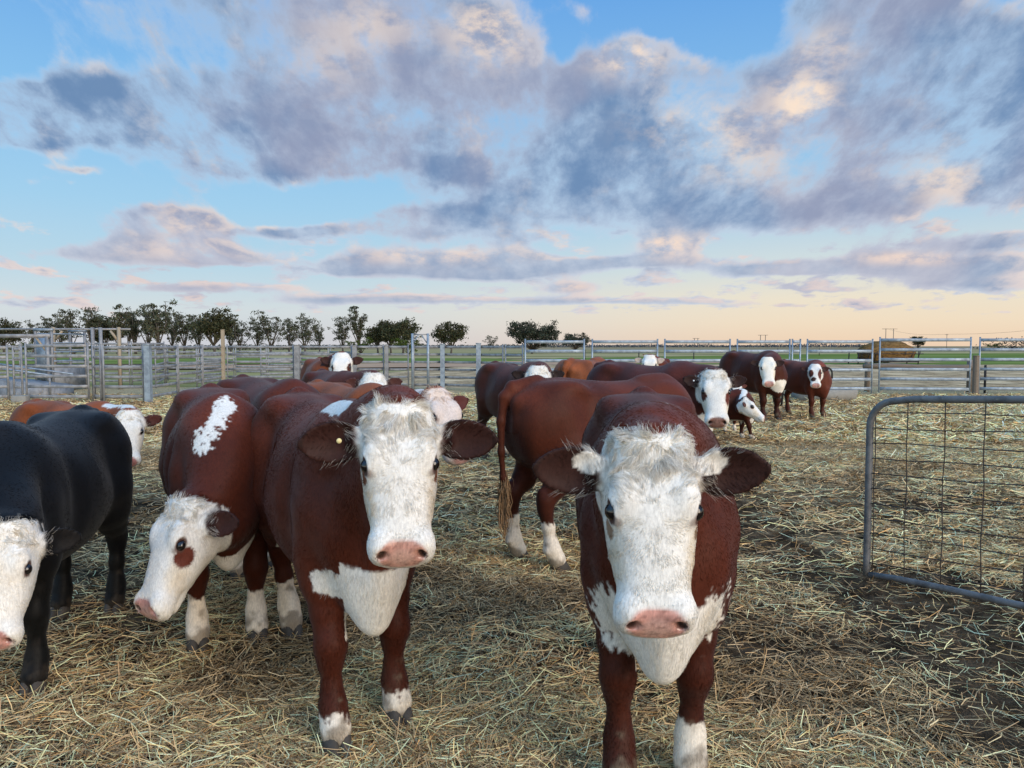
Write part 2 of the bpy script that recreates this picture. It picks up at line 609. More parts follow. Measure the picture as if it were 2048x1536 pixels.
def straw_cover(x, y):
    """how much straw lies at a spot (0..1): trampled bare mud on the right and in patches"""
    q = np.stack([x, y, np.zeros_like(x)], 1)
    n = vnoise(q, .55, 81, 2) * .6 + vnoise(q, 1.9, 82, 2) * .4
    d = sstep(n, .30, .62)
    mud = np.exp(-(((x - 1.9) / 1.5)**2 + ((y - 5.2) / 1.5)**2))
    mud2 = np.exp(-(((x - 2.2) / 1.0)**2 + ((y - 3.4) / .9)**2))
    heap = np.exp(-(((x + 1.3) / 1.1)**2 + ((y - 3.0) / .7)**2))
    return np.clip(.20 + .76 * d - .62 * mud - .42 * mud2 + .5 * heap + .25 * sstep(y, 6, 10), .10, 1)


def straw(name, n, y0, y1, xf, lmin, lmax, wid, zmax, seed, power=1.0):
    r = np.random.default_rng(seed)
    n = int(n * 1.15)
    k = int(n * 2.6)
    y = y0 + (y1 - y0) * r.random(k)**power
    x = (r.random(k) * 2 - 1) * (xf * y + .9)
    keep = r.random(k) < straw_cover(x, y)
    x, y = x[keep][:n], y[keep][:n]
    n = len(x)
    q = np.stack([x, y, np.zeros(n)], 1)
    L = r.uniform(lmin, lmax, n) * np.where(r.random(n) < .12, 1.7, 1)
    # pieces in one tuft lie roughly the same way
    ang = vnoise(q, 2.2, 90, 2) * 9 + r.normal(0, .85, n)
    tilt = r.normal(0, .16, n)
    up = r.random(n) < .04
    tilt[up] += r.uniform(.2, .7, up.sum())
    d = np.stack([np.cos(ang) * np.cos(tilt), np.sin(ang) * np.cos(tilt), np.sin(tilt)], 1)
    side = np.stack([-np.sin(ang), np.cos(ang), r.normal(0, .6, n)], 1)
    side /= np.linalg.norm(side, axis=1)[:, None]
    z = ground_h(x, y) + zmax * r.random(n)**1.6 + .004
    c = np.stack([x, y, np.maximum(z, .002) + np.abs(np.sin(tilt)) * L * .35], 1)
    bend = np.stack([r.normal(0, .10, n), r.normal(0, .10, n), r.normal(0, .05, n)], 1) * L[:, None]
    w = (wid * r.uniform(.55, 1.35, n))[:, None]
    p0, p1, p2 = c - d * L[:, None] / 2, c + bend, c + d * L[:, None] / 2
    VV = np.stack([p0 - side * w * .5, p0 + side * w * .5, p1 - side * w * .5, p1 + side * w * .5, p2 - side * w * .4, p2 + side * w * .4], 1).reshape(-1, 3)
    b = (np.arange(n) * 6)[:, None]
    QQ = np.concatenate([b + np.array([[0, 1, 3, 2]]), b + np.array([[2, 3, 5, 4]])])
    pal = np.array([(.66, .53, .32), (.50, .41, .25), (.80, .70, .48), (.34, .28, .19), (.44, .31, .15), (.17, .135, .09), (.085, .066, .045)])
    wts = np.array([.20, .19, .13, .15, .07, .14, .12])
    cc = pal[r.choice(len(pal), n, p=wts / wts.sum())] * np.array([1.58, 1.26, .98]) * (1 + .25 * sstep(y, 6, 14))[:, None] * r.uniform(.75, 1.2, (n, 1))
    damp = sstep(vnoise(q, .9, 95, 2), .52, .70)[:, None]
    cc = np.minimum(cc * (1 - .42 * damp), .86)
    o = mesh_np(name, VV, QQ, M['straw'], None, False, np.repeat(cc, 6, 0))
    tag(o, kind='stuff')
    return o


straw('straw_litter', 105000, 1.9, 5.6, .74, .035, .145, .0031, .035, 11, 1.15)
straw('straw_litter', 95000, 5.0, 12.5, .74, .05, .17, .0056, .045, 12, 1.25)
straw('straw_litter', 70000, 11.5, 23.0, .74, .10, .26, .014, .05, 13, 1.2)
# ------------------------------------------------------------------ stockyard fences
PANEL_CACHE = {}


def panel_parts(w, h, nr, style):
    """meshes of one yard panel along +x, w long: posts, rails"""
    key = (round(w, 2), round(h, 2), nr, style)
    if key in PANEL_CACHE:
        return PANEL_CACHE[key]
    root = empty('yard_fence', (0, 0, 0))
    mt = M['steel'] if style == 'blue' else M['dull']
    rp = .026
    for x in (rp, w - rp):
        mb = MB()
        mb.tube([(x, 0, -.04), (x, 0, h * .5), (x, 0, h + .05)], rp, 8)
        mb.tube([(x, 0, h + .05), (x, 0, h + .065)], rp * 1.12, 8)
        mb.build('post', mt, root, True)
    for i in range(nr):
        z = .16 + (h - .03 - .16) * i / (nr - 1)
        mb = MB()
        sag = .006 if style == 'dull' else .002
        xs_ = np.linspace(rp * 1.9, w - rp * 1.9, 6)
        mb.tube(np.stack([xs_, np.zeros(6), z - sag * np.sin(np.linspace(0, math.pi, 6))], 1), .050 if style == 'blue' else .042, 10, True, .42, (0, 1, 0))
        mb.build('rail', mt, root, True)
    PANEL_CACHE[key] = root
    return root


def copy_tree(o):
    c = o.copy()
    COL.objects.link(c)
    for ch in list(o.children):
        k = ch.copy()
        COL.objects.link(k)
        k.parent = c
        k.matrix_parent_inverse = ch.matrix_parent_inverse.copy()
        for g in list(ch.children):
            q = g.copy()
            COL.objects.link(q)
            q.parent = k
    return c


used_roots = set()


def panel(a, b, h, nr, style, label, group, name='yard_fence'):
    a, b = np.asarray(a, float), np.asarray(b, float)
    w = float(np.linalg.norm(b - a)) - .03
    w = round(w, 1)
    root = panel_parts(w, h, nr, style)
    if root.name in used_roots:
        o = copy_tree(root)
    else:
        used_roots.add(root.name)
        o = root
    o.location = (a[0], a[1], 0)
    o.rotation_euler = (0, 0, math.atan2(b[1] - a[1], b[0] - a[0]))
    tag(o, label, 'yard fence', group)
    return o


def gx(px, d):
    p = P(px, 700, d)
    return (p[0], d)


# right and centre run: bluish galvanised panels, at 23.5 m
GR = 'galvanised yard panels behind the cattle'
rdesc = {1049: 'pale blue galvanised panel in front of the wide dome tree', 1183: 'galvanised panel behind the brown cow with white poll and horns', 1328: 'galvanised fence panel right of the poll horned cow, open field behind',
         1473: 'galvanised fence panel behind the cow with pale brisket', 1613: 'galvanised panel behind the young cow with patched face, trough at its foot',
         1758: 'long galvanised gate panel in front of the hay bale, timber rail behind', 1958: 'galvanised panel beyond the mesh gate, cut by the right edge'}
runs = [(1049, 1173), (1183, 1319), (1328, 1462), (1473, 1583), (1613, 1748), (1758, 1946), (1958, 2160)]
for a, b in runs:
    h = 1.66 if a < 1750 else 1.72
    panel(gx(a, 23.6), gx(b, 23.6 - (.0 if a < 1700 else .4)), h, 6, 'blue', rdesc[a], GR)
o = panel(gx(1583, 23.55), gx(1606, 23.55), 1.66, 6, 'blue', 'narrow galvanised infill panel between two wider panels, right of the pale brisket cow', GR)
# centre run at about 26 m, a bit lower
ML = 'grey yard panels left of the middle'
cen = [((957, 25.3), (1010, 24.4)), ((1010, 24.4), (1047, 23.7)), ((885, 26), (955, 25.35)), ((826, 26), (883, 26)), ((773, 26.2), (822, 26.1)), ((711, 26.2), (771, 26.2)), ((597, 26.3), (708, 26.2)), ((453, 26.4), (592, 26.3))]
cl = ['weathered steel panel right of the tall corner post, before the far tree', 'short steel panel meeting the pale blue run', 'steel panel under the round dark tree', 'narrow steel panel under the overhead tie of the gate frame',
      'steel panel left of the gate frame, by the green bush', 'steel panel right of the patch faced far cow', 'long steel panel behind the patch faced far cow', 'long steel panel running left from the thick square post']
for (a, b), t in zip(cen, cl):
    panel(gx(*a), gx(*b), 1.50, 6, 'dull', t, ML)
# left return, coming towards the viewer, then the left front run
LF = 'grey yard panels at the far left'
A0, A1 = np.array(gx(295, 19.8)), np.array(gx(446, 26.3))
for i, t in enumerate(('receding steel panel nearest the thick steel post', 'receding steel panel in the middle of the return', 'receding steel panel at the far end by the pale timber post')):
    panel(A0 + (A1 - A0) * i / 3, A0 + (A1 - A0) * (i + 1) / 3, 1.49, 6, 'dull', t, LF)
for a, b, t in ((204, 293, 'steel panel beside the thick post behind the white faced head'), (49, 178, 'steel panel over the concrete block on the far left'), (-120, 16, 'steel panel at the left edge before the sheeted ramp')):
    panel(gx(a, 19.9), gx(b, 19.9), 1.49 if a != 49 else 1.54, 6, 'dull', t, LF)
panel(gx(24, 20.0), gx(46, 19.95), 1.45, 6, 'dull', 'narrow steel panel between two posts at the far left', LF)
panel(gx(184, 20.1), gx(202, 20.0), 1.49, 6, 'dull', 'narrow steel panel beside the tall double posts', LF)
# yards behind: more panels, seen through the front run
BK = 'inner yard panels further back'
bk = [((110, 29), (187, 29)), ((187, 29), (262, 29)), ((262, 29), (330, 31)), ((330, 31), (400, 31)), ((392, 27.6), (444, 29.5)), ((400, 33), (470, 33)), ((470, 33), (535, 33)), ((535, 33), (600, 33)),
      ((600, 34), (660, 34)), ((660, 31), (705, 28)), ((-40, 30), (40, 30)), ((40, 30), (108, 29)), ((310, 27), (335, 33)), ((520, 29), (600, 30))]
for i, (a, b) in enumerate(bk):
    panel(gx(*a), gx(*b), 1.62 if i < 3 else 1.5, 6 if i % 3 else 7, 'dull', 'weathered inner yard panel seen through the front fence', BK)


def post(px, d, h, r, name, label, mat, square=False, group=None, cat='post', cap=True):
    x, y = gx(px, d)
    o = empty(name, (x, y, 0))
    tag(o, label, cat, group)
    mb = MB()
    if square:
        mb.box((0, 0, h / 2 - .1), (2 * r, 2 * r, h + .2))
    else:
        mb.tube([(0, 0, -.1), (0, 0, h * .5), (0, 0, h)], r, 10)
    shade_by_angle(mb.build('shaft', mat, o))
    mb = MB()
    mb.box((0, 0, h + .012), (2.3 * r, 2.3 * r, .022)) if square else mb.tube([(0, 0, h), (0, 0, h + .02)], r * 1.12, 10)
    mb.build('post_cap', mat, o)
    return o


GP = 'thick steel fence posts'
post(295, 19.7, 1.52, .075, 'fence_post', 'thick square steel post where the left fence turns away', M['steel'], True, GP)
post(594, 26.2, 1.52, .085, 'fence_post', 'thick square steel post left of the patch faced far cow', M['dull'], True, GP)
post(885, 25.9, 1.55, .075, 'fence_post', 'square steel post under the round dark tree', M['steel'], True, GP)
post(957, 25.2, 1.58, .08, 'fence_post', 'square steel corner post left of the wide dome tree', M['steel'], True, GP)
post(773, 26.1, 1.5, .06, 'fence_post', 'square steel post below the green bush', M['dull'], True, GP)
post(709, 26.1, 1.5, .06, 'fence_post', 'square steel post at the right ear of the patch faced cow', M['dull'], True, GP)
post(1953, 23.5, 1.18, .09, 'timber_post', 'stout weathered timber post between two panels on the right', M['timber'], False, None)
post(446, 26.1, 2.05, .05, 'timber_post', 'tall pale timber post rising above the corner of the yards', M['pale_timber'], True, None)


def gate_frame(px0, px1, d, h, label, bar_r=.028, braces=True, mat='steel', name='gate_frame', d1=None):
    x0, y0 = gx(px0, d)
    x1, y1 = gx(px1, d1 or d)
    w = math.hypot(x1 - x0, y1 - y0)
    o = empty(name, (x0, y0, 0), math.atan2(y1 - y0, x1 - x0))
    tag(o, label, 'gate frame', 'overhead frames in the stockyard')
    for x in (0, w):
        MB().tube([(x, 0, -.05), (x, 0, h / 2), (x, 0, h)], .045, 10).build('upright', M[mat], o, True)
    MB().tube([(.045, 0, h - .035), (w - .045, 0, h - .035)], bar_r, 8).build('top_bar', M['dull'], o, True)
    if braces:
        for x, s_ in ((.04, 1), (w - .04, -1)):
            MB().tube([(x, 0, h - .32), (x + s_ * .17, 0, h - .06)], .02, 8).build('brace', M[mat], o, True)
    return o


gate_frame(825, 856, 25.8, 1.93, 'galvanised gate frame with overhead tie beside the round dark tree', .02)
gate_frame(186, 202, 20.3, 2.0, 'narrow double post frame with short rungs at the far left', .02, False, 'dull')

# working race: tall timber posts carrying an overhead rail, with knee braces
o = empty('overhead_rail_frame', (*gx(108, 26), 0))
tag(o, 'pale timber posts with knee braces carrying a long overhead rail, far left', 'yard frame')
x0 = gx(108, 26)[0]
for px in (108, 239):
    x = gx(px, 26)[0] - x0
    MB().box((x, 0, 1.05), (.10, .10, 2.2)).build('timber_upright', M['pale_timber'], o)
for px, s_ in ((108, 1), (239, -1)):
    x = gx(px, 26)[0] - x0
    a_ = math.radians(45)
    MB().tube([(x + s_ * .07, 0, 1.72), (x + s_ * .30, 0, 2.02)], .045, 6).build('knee_brace', M['pale_timber'], o)
MB().tube([(gx(-60, 26)[0] - x0, 0, 2.08), (gx(60, 26)[0] - x0, 0, 2.08), (gx(262, 26)[0] - x0, 0, 2.08)], .035, 8).build('overhead_rail', M['dull'], o, True)
o = empty('overhead_rail_frame', (*gx(20, 24), 0))
tag(o, 'darker overhead steel beam with brace at the left edge', 'yard frame')
MB().box((0, 0, 1.82), (2.6, .08, .12)).build('overhead_rail', M['dull'], o)
for x in (-1.25, 1.2):
    MB().box((x, 0, .9), (.10, .10, 1.8)).build('steel_upright', M['dull'], o)
MB().tube([(1.15, 0, 1.35), (.85, 0, 1.76)], .035, 6).build('knee_brace', M['pale_timber'], o)

# cattle crush: grey steel cage with a sheeted side
o = empty('cattle_crush', (*gx(88, 24.5), 0))
tag(o, 'tall grey steel cattle crush behind the left fence, sheeted sides and slide gate', 'cattle crush')
for x in (-.26, .26):
    for y in (0, 1.9):
        MB().box((x, y, 1.0), (.07, .07, 2.0)).build('upright', M['dull'], o)
for y in (0, 1.9):
    MB().box((0, y, 2.03), (.62, .09, .08)).build('head_beam', M['steel'], o)
for x in (-.26, .26):
    MB().box((x, .95, .42), (.04, 1.82, .78)).build('side_sheet', M['dull'], o)
    for z in (1.0, 1.3, 1.6, 1.9):
        MB().tube([(x, .04, z), (x, 1.86, z)], .022, 8).build('side_rail', M['steel'], o, True)
MB().box((0, -.05, 1.15), (.42, .03, 1.5)).build('slide_gate', M['steel'], o)
# loading ramp
o = empty('loading_ramp', (*gx(35, 22.3), 0))
tag(o, 'grey sheeted loading ramp at the far left behind the fence', 'ramp')
mb = MB()
mb.add([(-1.6, 0, 0), (1.0, 0, 0), (1.0, 0, .30), (-1.6, 0, .62), (-1.6, 1.1, 0), (1.0, 1.1, 0), (1.0, 1.1, .30), (-1.6, 1.1, .62)], [(0, 1, 2, 3), (5, 4, 7, 6), (3, 2, 6, 7), (1, 5, 6, 2), (4, 0, 3, 7)])
mb.build('ramp_deck', M['dull'], o)
for y in (.02, 1.08):
    MB().tube([(-1.6, y, .98), (1.0, y, .62)], .03, 8).build('side_rail', M['steel'], o, True)
for x in (-1.55, -.3, .95):
    MB().tube([(x, -.03, 0), (x, -.03, 1.0 - (x + 1.6) * .138)], .03, 8).build('ramp_post', M['dull'], o, True)
# concrete block at the fence foot
mb = MB()
mb.box((0, 0, .10), (.36, .25, .22))
o = mb.build('concrete_block', M['concrete'], None)
bm_ = o.modifiers.new('bevel', 'BEVEL')
bm_.width = .02
bm_.segments = 2
o.location = (*gx(38, 19.6), 0)
o.rotation_euler = (0, 0, .1)
tag(o, 'small pale concrete block at the foot of the left fence', 'block')

# timber rail fence behind the right panels
o = empty('timber_fence', (*gx(1740, 24.6), 0))
tag(o, 'old timber fence with one thick log rail behind the galvanised panels', 'fence')
w = gx(1960, 24.4)[0] - gx(1740, 24.6)[0]
mb = MB()
xs_ = np.linspace(-.2, w, 9)
mb.tube(np.stack([xs_, .05 * np.sin(xs_), .84 + .02 * np.sin(xs_ * 2.1) - xs_ * .012], 1), .085 + .01 * np.sin(xs_ * 3), 10)
mb.build('log_rail', M['timber'], o, True)
for x in (0, w - .1):
    MB().tube([(x, .16, -.1), (x + .01, .16, .6), (x, .16, 1.05)], .085, 10).build('timber_upright', M['timber'], o, True)
# star pickets and plain wires to the right
o = empty('wire_fence', (*gx(1972, 23.9), 0))
tag(o, 'dark steel picket with plain wires behind the right edge panel', 'wire fence')
for x in (0, 2.4):
    MB().box((x, 0, .42), (.05, .05, .95)).build('picket', M['iron'], o)
for z in (.3, .52, .72):
    MB().tube([(-.25, 0, z), (1.2, 0, z - .015), (2.6, 0, z)], .006, 5).build('wire', M['iron'], o, True)
# distant paddock fences: dark posts with wires
for k, (px0, px1, d, sp, t) in enumerate(((1170, 1480, 72, 5.2, 'far paddock fence of thin dark posts crossing the green strip'), (1475, 1760, 120, 6.5, 'farther paddock fence of thin posts on the dry field'))):
    x0, x1 = gx(px0, d)[0], gx(px1, d)[0]
    o = empty('paddock_fence', (x0, d, 0))
    tag(o, t, 'wire fence')
    n_ = int((x1 - x0) / sp) + 1
    for i in range(n_):
        MB().tube([(i * sp, .2 * math.sin(i * 2.1), -.1), (i * sp, .2 * math.sin(i * 2.1), 1.15)], .05, 6).build('fence_post', M['iron'], o, True)
    for z in (.5, .85, 1.1):
        MB().tube([(0, 0, z), ((n_ - 1) * sp, 0, z)], .008, 4).build('wire', M['iron'], o, True)

# concrete trough
def trough(loc, size, rz, label, name='water_trough', mat='concrete'):
    L, w, h = size
    o = empty(name, (*loc, 0), rz)
    tag(o, label, 'trough')
    mb = MB()
    t = .06
    a, b = L / 2, w / 2
    ring = lambda A, B, z: [(-A, -B, z), (A, -B, z), (A, B, z), (-A, B, z)]
    V = ring(a * .95, b * .9, -.02) + ring(a, b, h) + ring(a - t, b - t, h) + ring(a * .95 - t, b * .9 - t, .08)
    q = []
    for i in range(4):
        j = (i + 1) % 4
        q += [(i, j, 4 + j, 4 + i), (4 + i, 4 + j, 8 + j, 8 + i), (8 + i, 8 + j, 12 + j, 12 + i)]
    q += [(12, 13, 14, 15), (3, 2, 1, 0)]
    mb.add(V, q)
    mb.build('basin', M[mat], o)
    MB().box((0, 0, h * .72), (L - 2 * t - .02, w * .9 - 2 * t, .01)).build('water', M['eye_water'], o)
    return o


m, N = new_mat('trough_water')
principled(N, (.03, .035, .035), .05, .5)
M['eye_water'] = m
trough((gx(1655, 20.7)[0], 20.9), (1.65, .62, .29), .03, 'low grey concrete trough behind the patch faced young cow')
trough((gx(1264, 48)[0], 48), (1.1, .7, .35), 0, 'dark low trough far beyond the galvanised panels', mat='iron')

# tubular cradle feeder
o = empty('cradle_feeder', (*gx(1505, 18.9), 0))
tag(o, 'dark tubular steel cradle feeder standing behind the cows', 'feeder')
x0 = gx(1505, 18.9)[0]
xa, xb = gx(1360, 18.9)[0] - x0, gx(1650, 18.9)[0] - x0
for y in (-.45, .45):
    mb = MB()
    an = np.linspace(0, math.pi / 2, 5)
    L_ = [(xa, y, .78)] + [(xa + .12 - .12 * math.cos(a), y, .84 + .12 * math.sin(a)) for a in an] + [(xb - .12 + .12 * math.sin(a), y, .84 + .12 * math.cos(a)) for a in an] + [(xb, y, .70)]
    mb.tube(L_, .022, 8)
    mb.build('top_rail', M['iron'], o, True)
for px in (1385, 1557):
    x = gx(px, 18.9)[0] - x0
    MB().tube([(x, -.47, .96), (x - .10, -.55, .0)], .026, 8).build('leg', M['iron'], o, True)
    MB().tube([(x + .03, .47, .96), (x + .1, .55, .0)], .026, 8).build('leg', M['iron'], o, True)
    MB().tube([(x + .03, -.47, .92), (x + .22, -.1, .42), (x + .03, .47, .92)], .022, 8).build('cradle_bar', M['iron'], o, True)
    MB().tube([(x - .06, -.5, .35), (x + .18, -.46, .10)], .02, 8).build('brace', M['iron'], o, True)

# hay on a trailer cradle in the field
hx, hy = gx(1768, 64)
o = empty('hay_feeder', (hx, hy, 0))
tag(o, 'low dark feeder with splayed bars holding hay in the green field', 'feeder')
for x in np.linspace(-2.5, 2.3, 9):
    MB().tube([(x, -.95, .22), (x + .15, -1.25, 1.05)], .035, 6).build('bar', M['iron'], o, True)
for x in (-2.6, 2.45):
    for y in (-.9, .9):
        MB().tube([(x, y, -.05), (x + .05, y, 1.15)], .05, 6).build('leg', M['iron'], o, True)
MB().tube([(-2.65, -1.25, .85), (2.7, -1.25, .85)], .03, 6).build('top_rail', M['iron'], o, True)
MB().box((0, 0, .2), (5.1, 1.8, .12)).build('floor', M['iron'], o)
nu, nv_ = 40, 20
vv, qq = [], []
for j in range(nv_ + 1):
    for i in range(nu):
        a, b = 2 * math.pi * i / nu, math.pi * (j / nv_ - .5)
        vv.append((math.cos(b) * math.cos(a), math.cos(b) * math.sin(a), math.sin(b)))
vv = np.array(vv)
nz_ = vnoise(vv, 3.2, 5, 3) - .5
nz2 = vnoise(vv, 14, 6, 2) - .5
vv = np.sign(vv) * np.abs(vv)**.8 * np.array([2.35, 1.25, .92]) * (1 + .22 * nz_ + .10 * nz2)[:, None]
vv[:, 2] += 1.02 - .10 * np.abs(vv[:, 0] - .3)
qq = [(j * nu + i, j * nu + (i + 1) % nu, (j + 1) * nu + (i + 1) % nu, (j + 1) * nu + i) for j in range(nv_) for i in range(nu)]
h_ = mesh_np('hay_bale', vv, np.array(qq), M['hay'])
h_.location = (hx + .15, hy, .05)
tag(h_, 'shaggy brown heap of hay lying in the field feeder', 'hay bale')

# ------------------------------------------------------------------ mesh gate in the right foreground
a_, b_ = np.array([2.262, 4.72]), np.array([.576, -.817])
o = empty('mesh_gate', (a_[0], a_[1], 0), math.atan2(b_[1], b_[0]))
tag(o, 'grey pipe farm gate with rounded corner and dark wire mesh, right foreground', 'gate')
GW, zb, zt, rc, rp = 3.6, .035, 1.165, .17, .0215
rise = .055
an = np.linspace(0, math.pi / 2, 8)
pts = [(0, 0, zb)] + [(0, 0, z) for z in np.linspace(zb + .1, zt - rc, 6)]
pts += [(rc - rc * math.cos(a), 0, zt - rc + rc * math.sin(a)) for a in an[1:]]
pts += [(x, 0, zt + rise * x) for x in np.linspace(rc + .1, GW - rc, 8)]
pts += [(GW - rc + rc * math.sin(a), 0, zt + rise * GW - rc + rc * math.cos(a)) for a in an] + [(GW, 0, zb + .3)]
MB().tube(pts, rp, 14).build('gate_frame', M['pipe'], o, True)
MB().tube([(.02, 0, zb + .012)] + [(x, 0, zb + .012 + .06 * x + .008 * math.sin(x * 5)) for x in np.linspace(.2, GW, 12)], rp * .92, 14).build('bottom_rail', M['pipe'], o, True)
zs = np.linspace(zb + .09, zt - .085, 11)
for i, z in enumerate(zs):
    MB().tube([(.022, -.004, z)] + [(x, -.004, z + rise * x + .006 * math.sin(x * 6 + i * 2.4)) for x in np.linspace(.25, GW, 12)], .0034, 5).build('wire', M['wire'], o, True)
for i, x in enumerate([.035] + list(np.arange(.235, GW - .1, .215))):
    top = zt + rise * x - (.0 if x > rc else .05)
    MB().tube([(x + .004, .002, zb + .06 * x)] + [(x + .005 * math.sin(i * 3 + k * 1.9), .002, zb + .06 * x + (top - zb - .06 * x) * (k + 1) / 7) for k in range(6)] + [(x, .002, top)], .0034, 5).build('wire', M['wire'], o, True)

# ------------------------------------------------------------------ power lines
for px, d, hh, sep, t in ((1778.5, 560, 14.5, 6.0, 'nearest two legged power pole right of the hay'), (1525.5, 860, 14.2, 6.0, 'second two legged power pole above the pale brisket cow'), (1392, 1250, 14.5, 6.0, 'tiny farthest two legged power pole')):
    x, y = gx(px, d)
    o = empty('power_pole', (x, y, 0))
    tag(o, t, 'power pole', 'two legged power poles on the plain')
    for sx in (-sep / 2 * .95, sep / 2 * .95):
        MB().tube([(sx, 0, -1), (sx, 0, hh)], .26 * d / 560, 6).build('pole', M['timber'], o, True)
    MB().box((0, 0, hh - .3), (sep * 1.9, .3, .28 * d / 560)).build('crossarm', M['timber'], o)
x, y = gx(1893, 420)
o = empty('power_pole', (x, y, 0))
tag(o, 'single slim power pole far off right of the round field tree', 'power pole')
MB().tube([(0, 0, -1), (0, 0, 8.2)], .15, 6).build('pole', M['timber'], o, True)
MB().box((0, 0, 7.8), (1.6, .2, .18)).build('crossarm', M['timber'], o)
x2, y2 = gx(1778, 560)
mb = MB()
for pa, pb in (((x2, y2, 13.6), (x, y, 8.1)), ((x, y, 8.1), (gx(2200, 300)[0], 300, 11.5))):
    t_ = np.linspace(0, 1, 9)
    q_ = np.array(pa)[None] * (1 - t_)[:, None] + np.array(pb)[None] * t_[:, None]
    q_[:, 2] -= 1.6 * np.sin(t_ * math.pi)
    mb.tube(q_, .045, 4)
o = mb.build('power_line', M['iron'], None, True)
tag(o, 'thin overhead wire running between the far power poles', 'power line')

# ------------------------------------------------------------------ trees
m, N = new_mat('gum_leaves')
ca = attr(N, 'coat').outputs['Color']
b1 = N.n('ShaderNodeBsdfDiffuse')
N.put(b1.inputs[0], ca)
b2 = N.n('ShaderNodeBsdfTranslucent')
N.put(b2.inputs[0], ca)
ms = N.n('ShaderNodeMixShader')
ms.inputs[0].default_value = .2
N.t.links.new(b1.outputs[0], ms.inputs[1])
N.t.links.new(b2.outputs[0], ms.inputs[2])
N.t.links.new(ms.outputs[0], N.n('ShaderNodeOutputMaterial').inputs[0])
M['leaf'] = m
m, N = new_mat('bark')
principled(N, N.mix(N.noise(objco(N), 2, 4, .6), (.05, .042, .036, 1), (.15, .13, .11, 1)), .9, .1)
M['bark'] = m


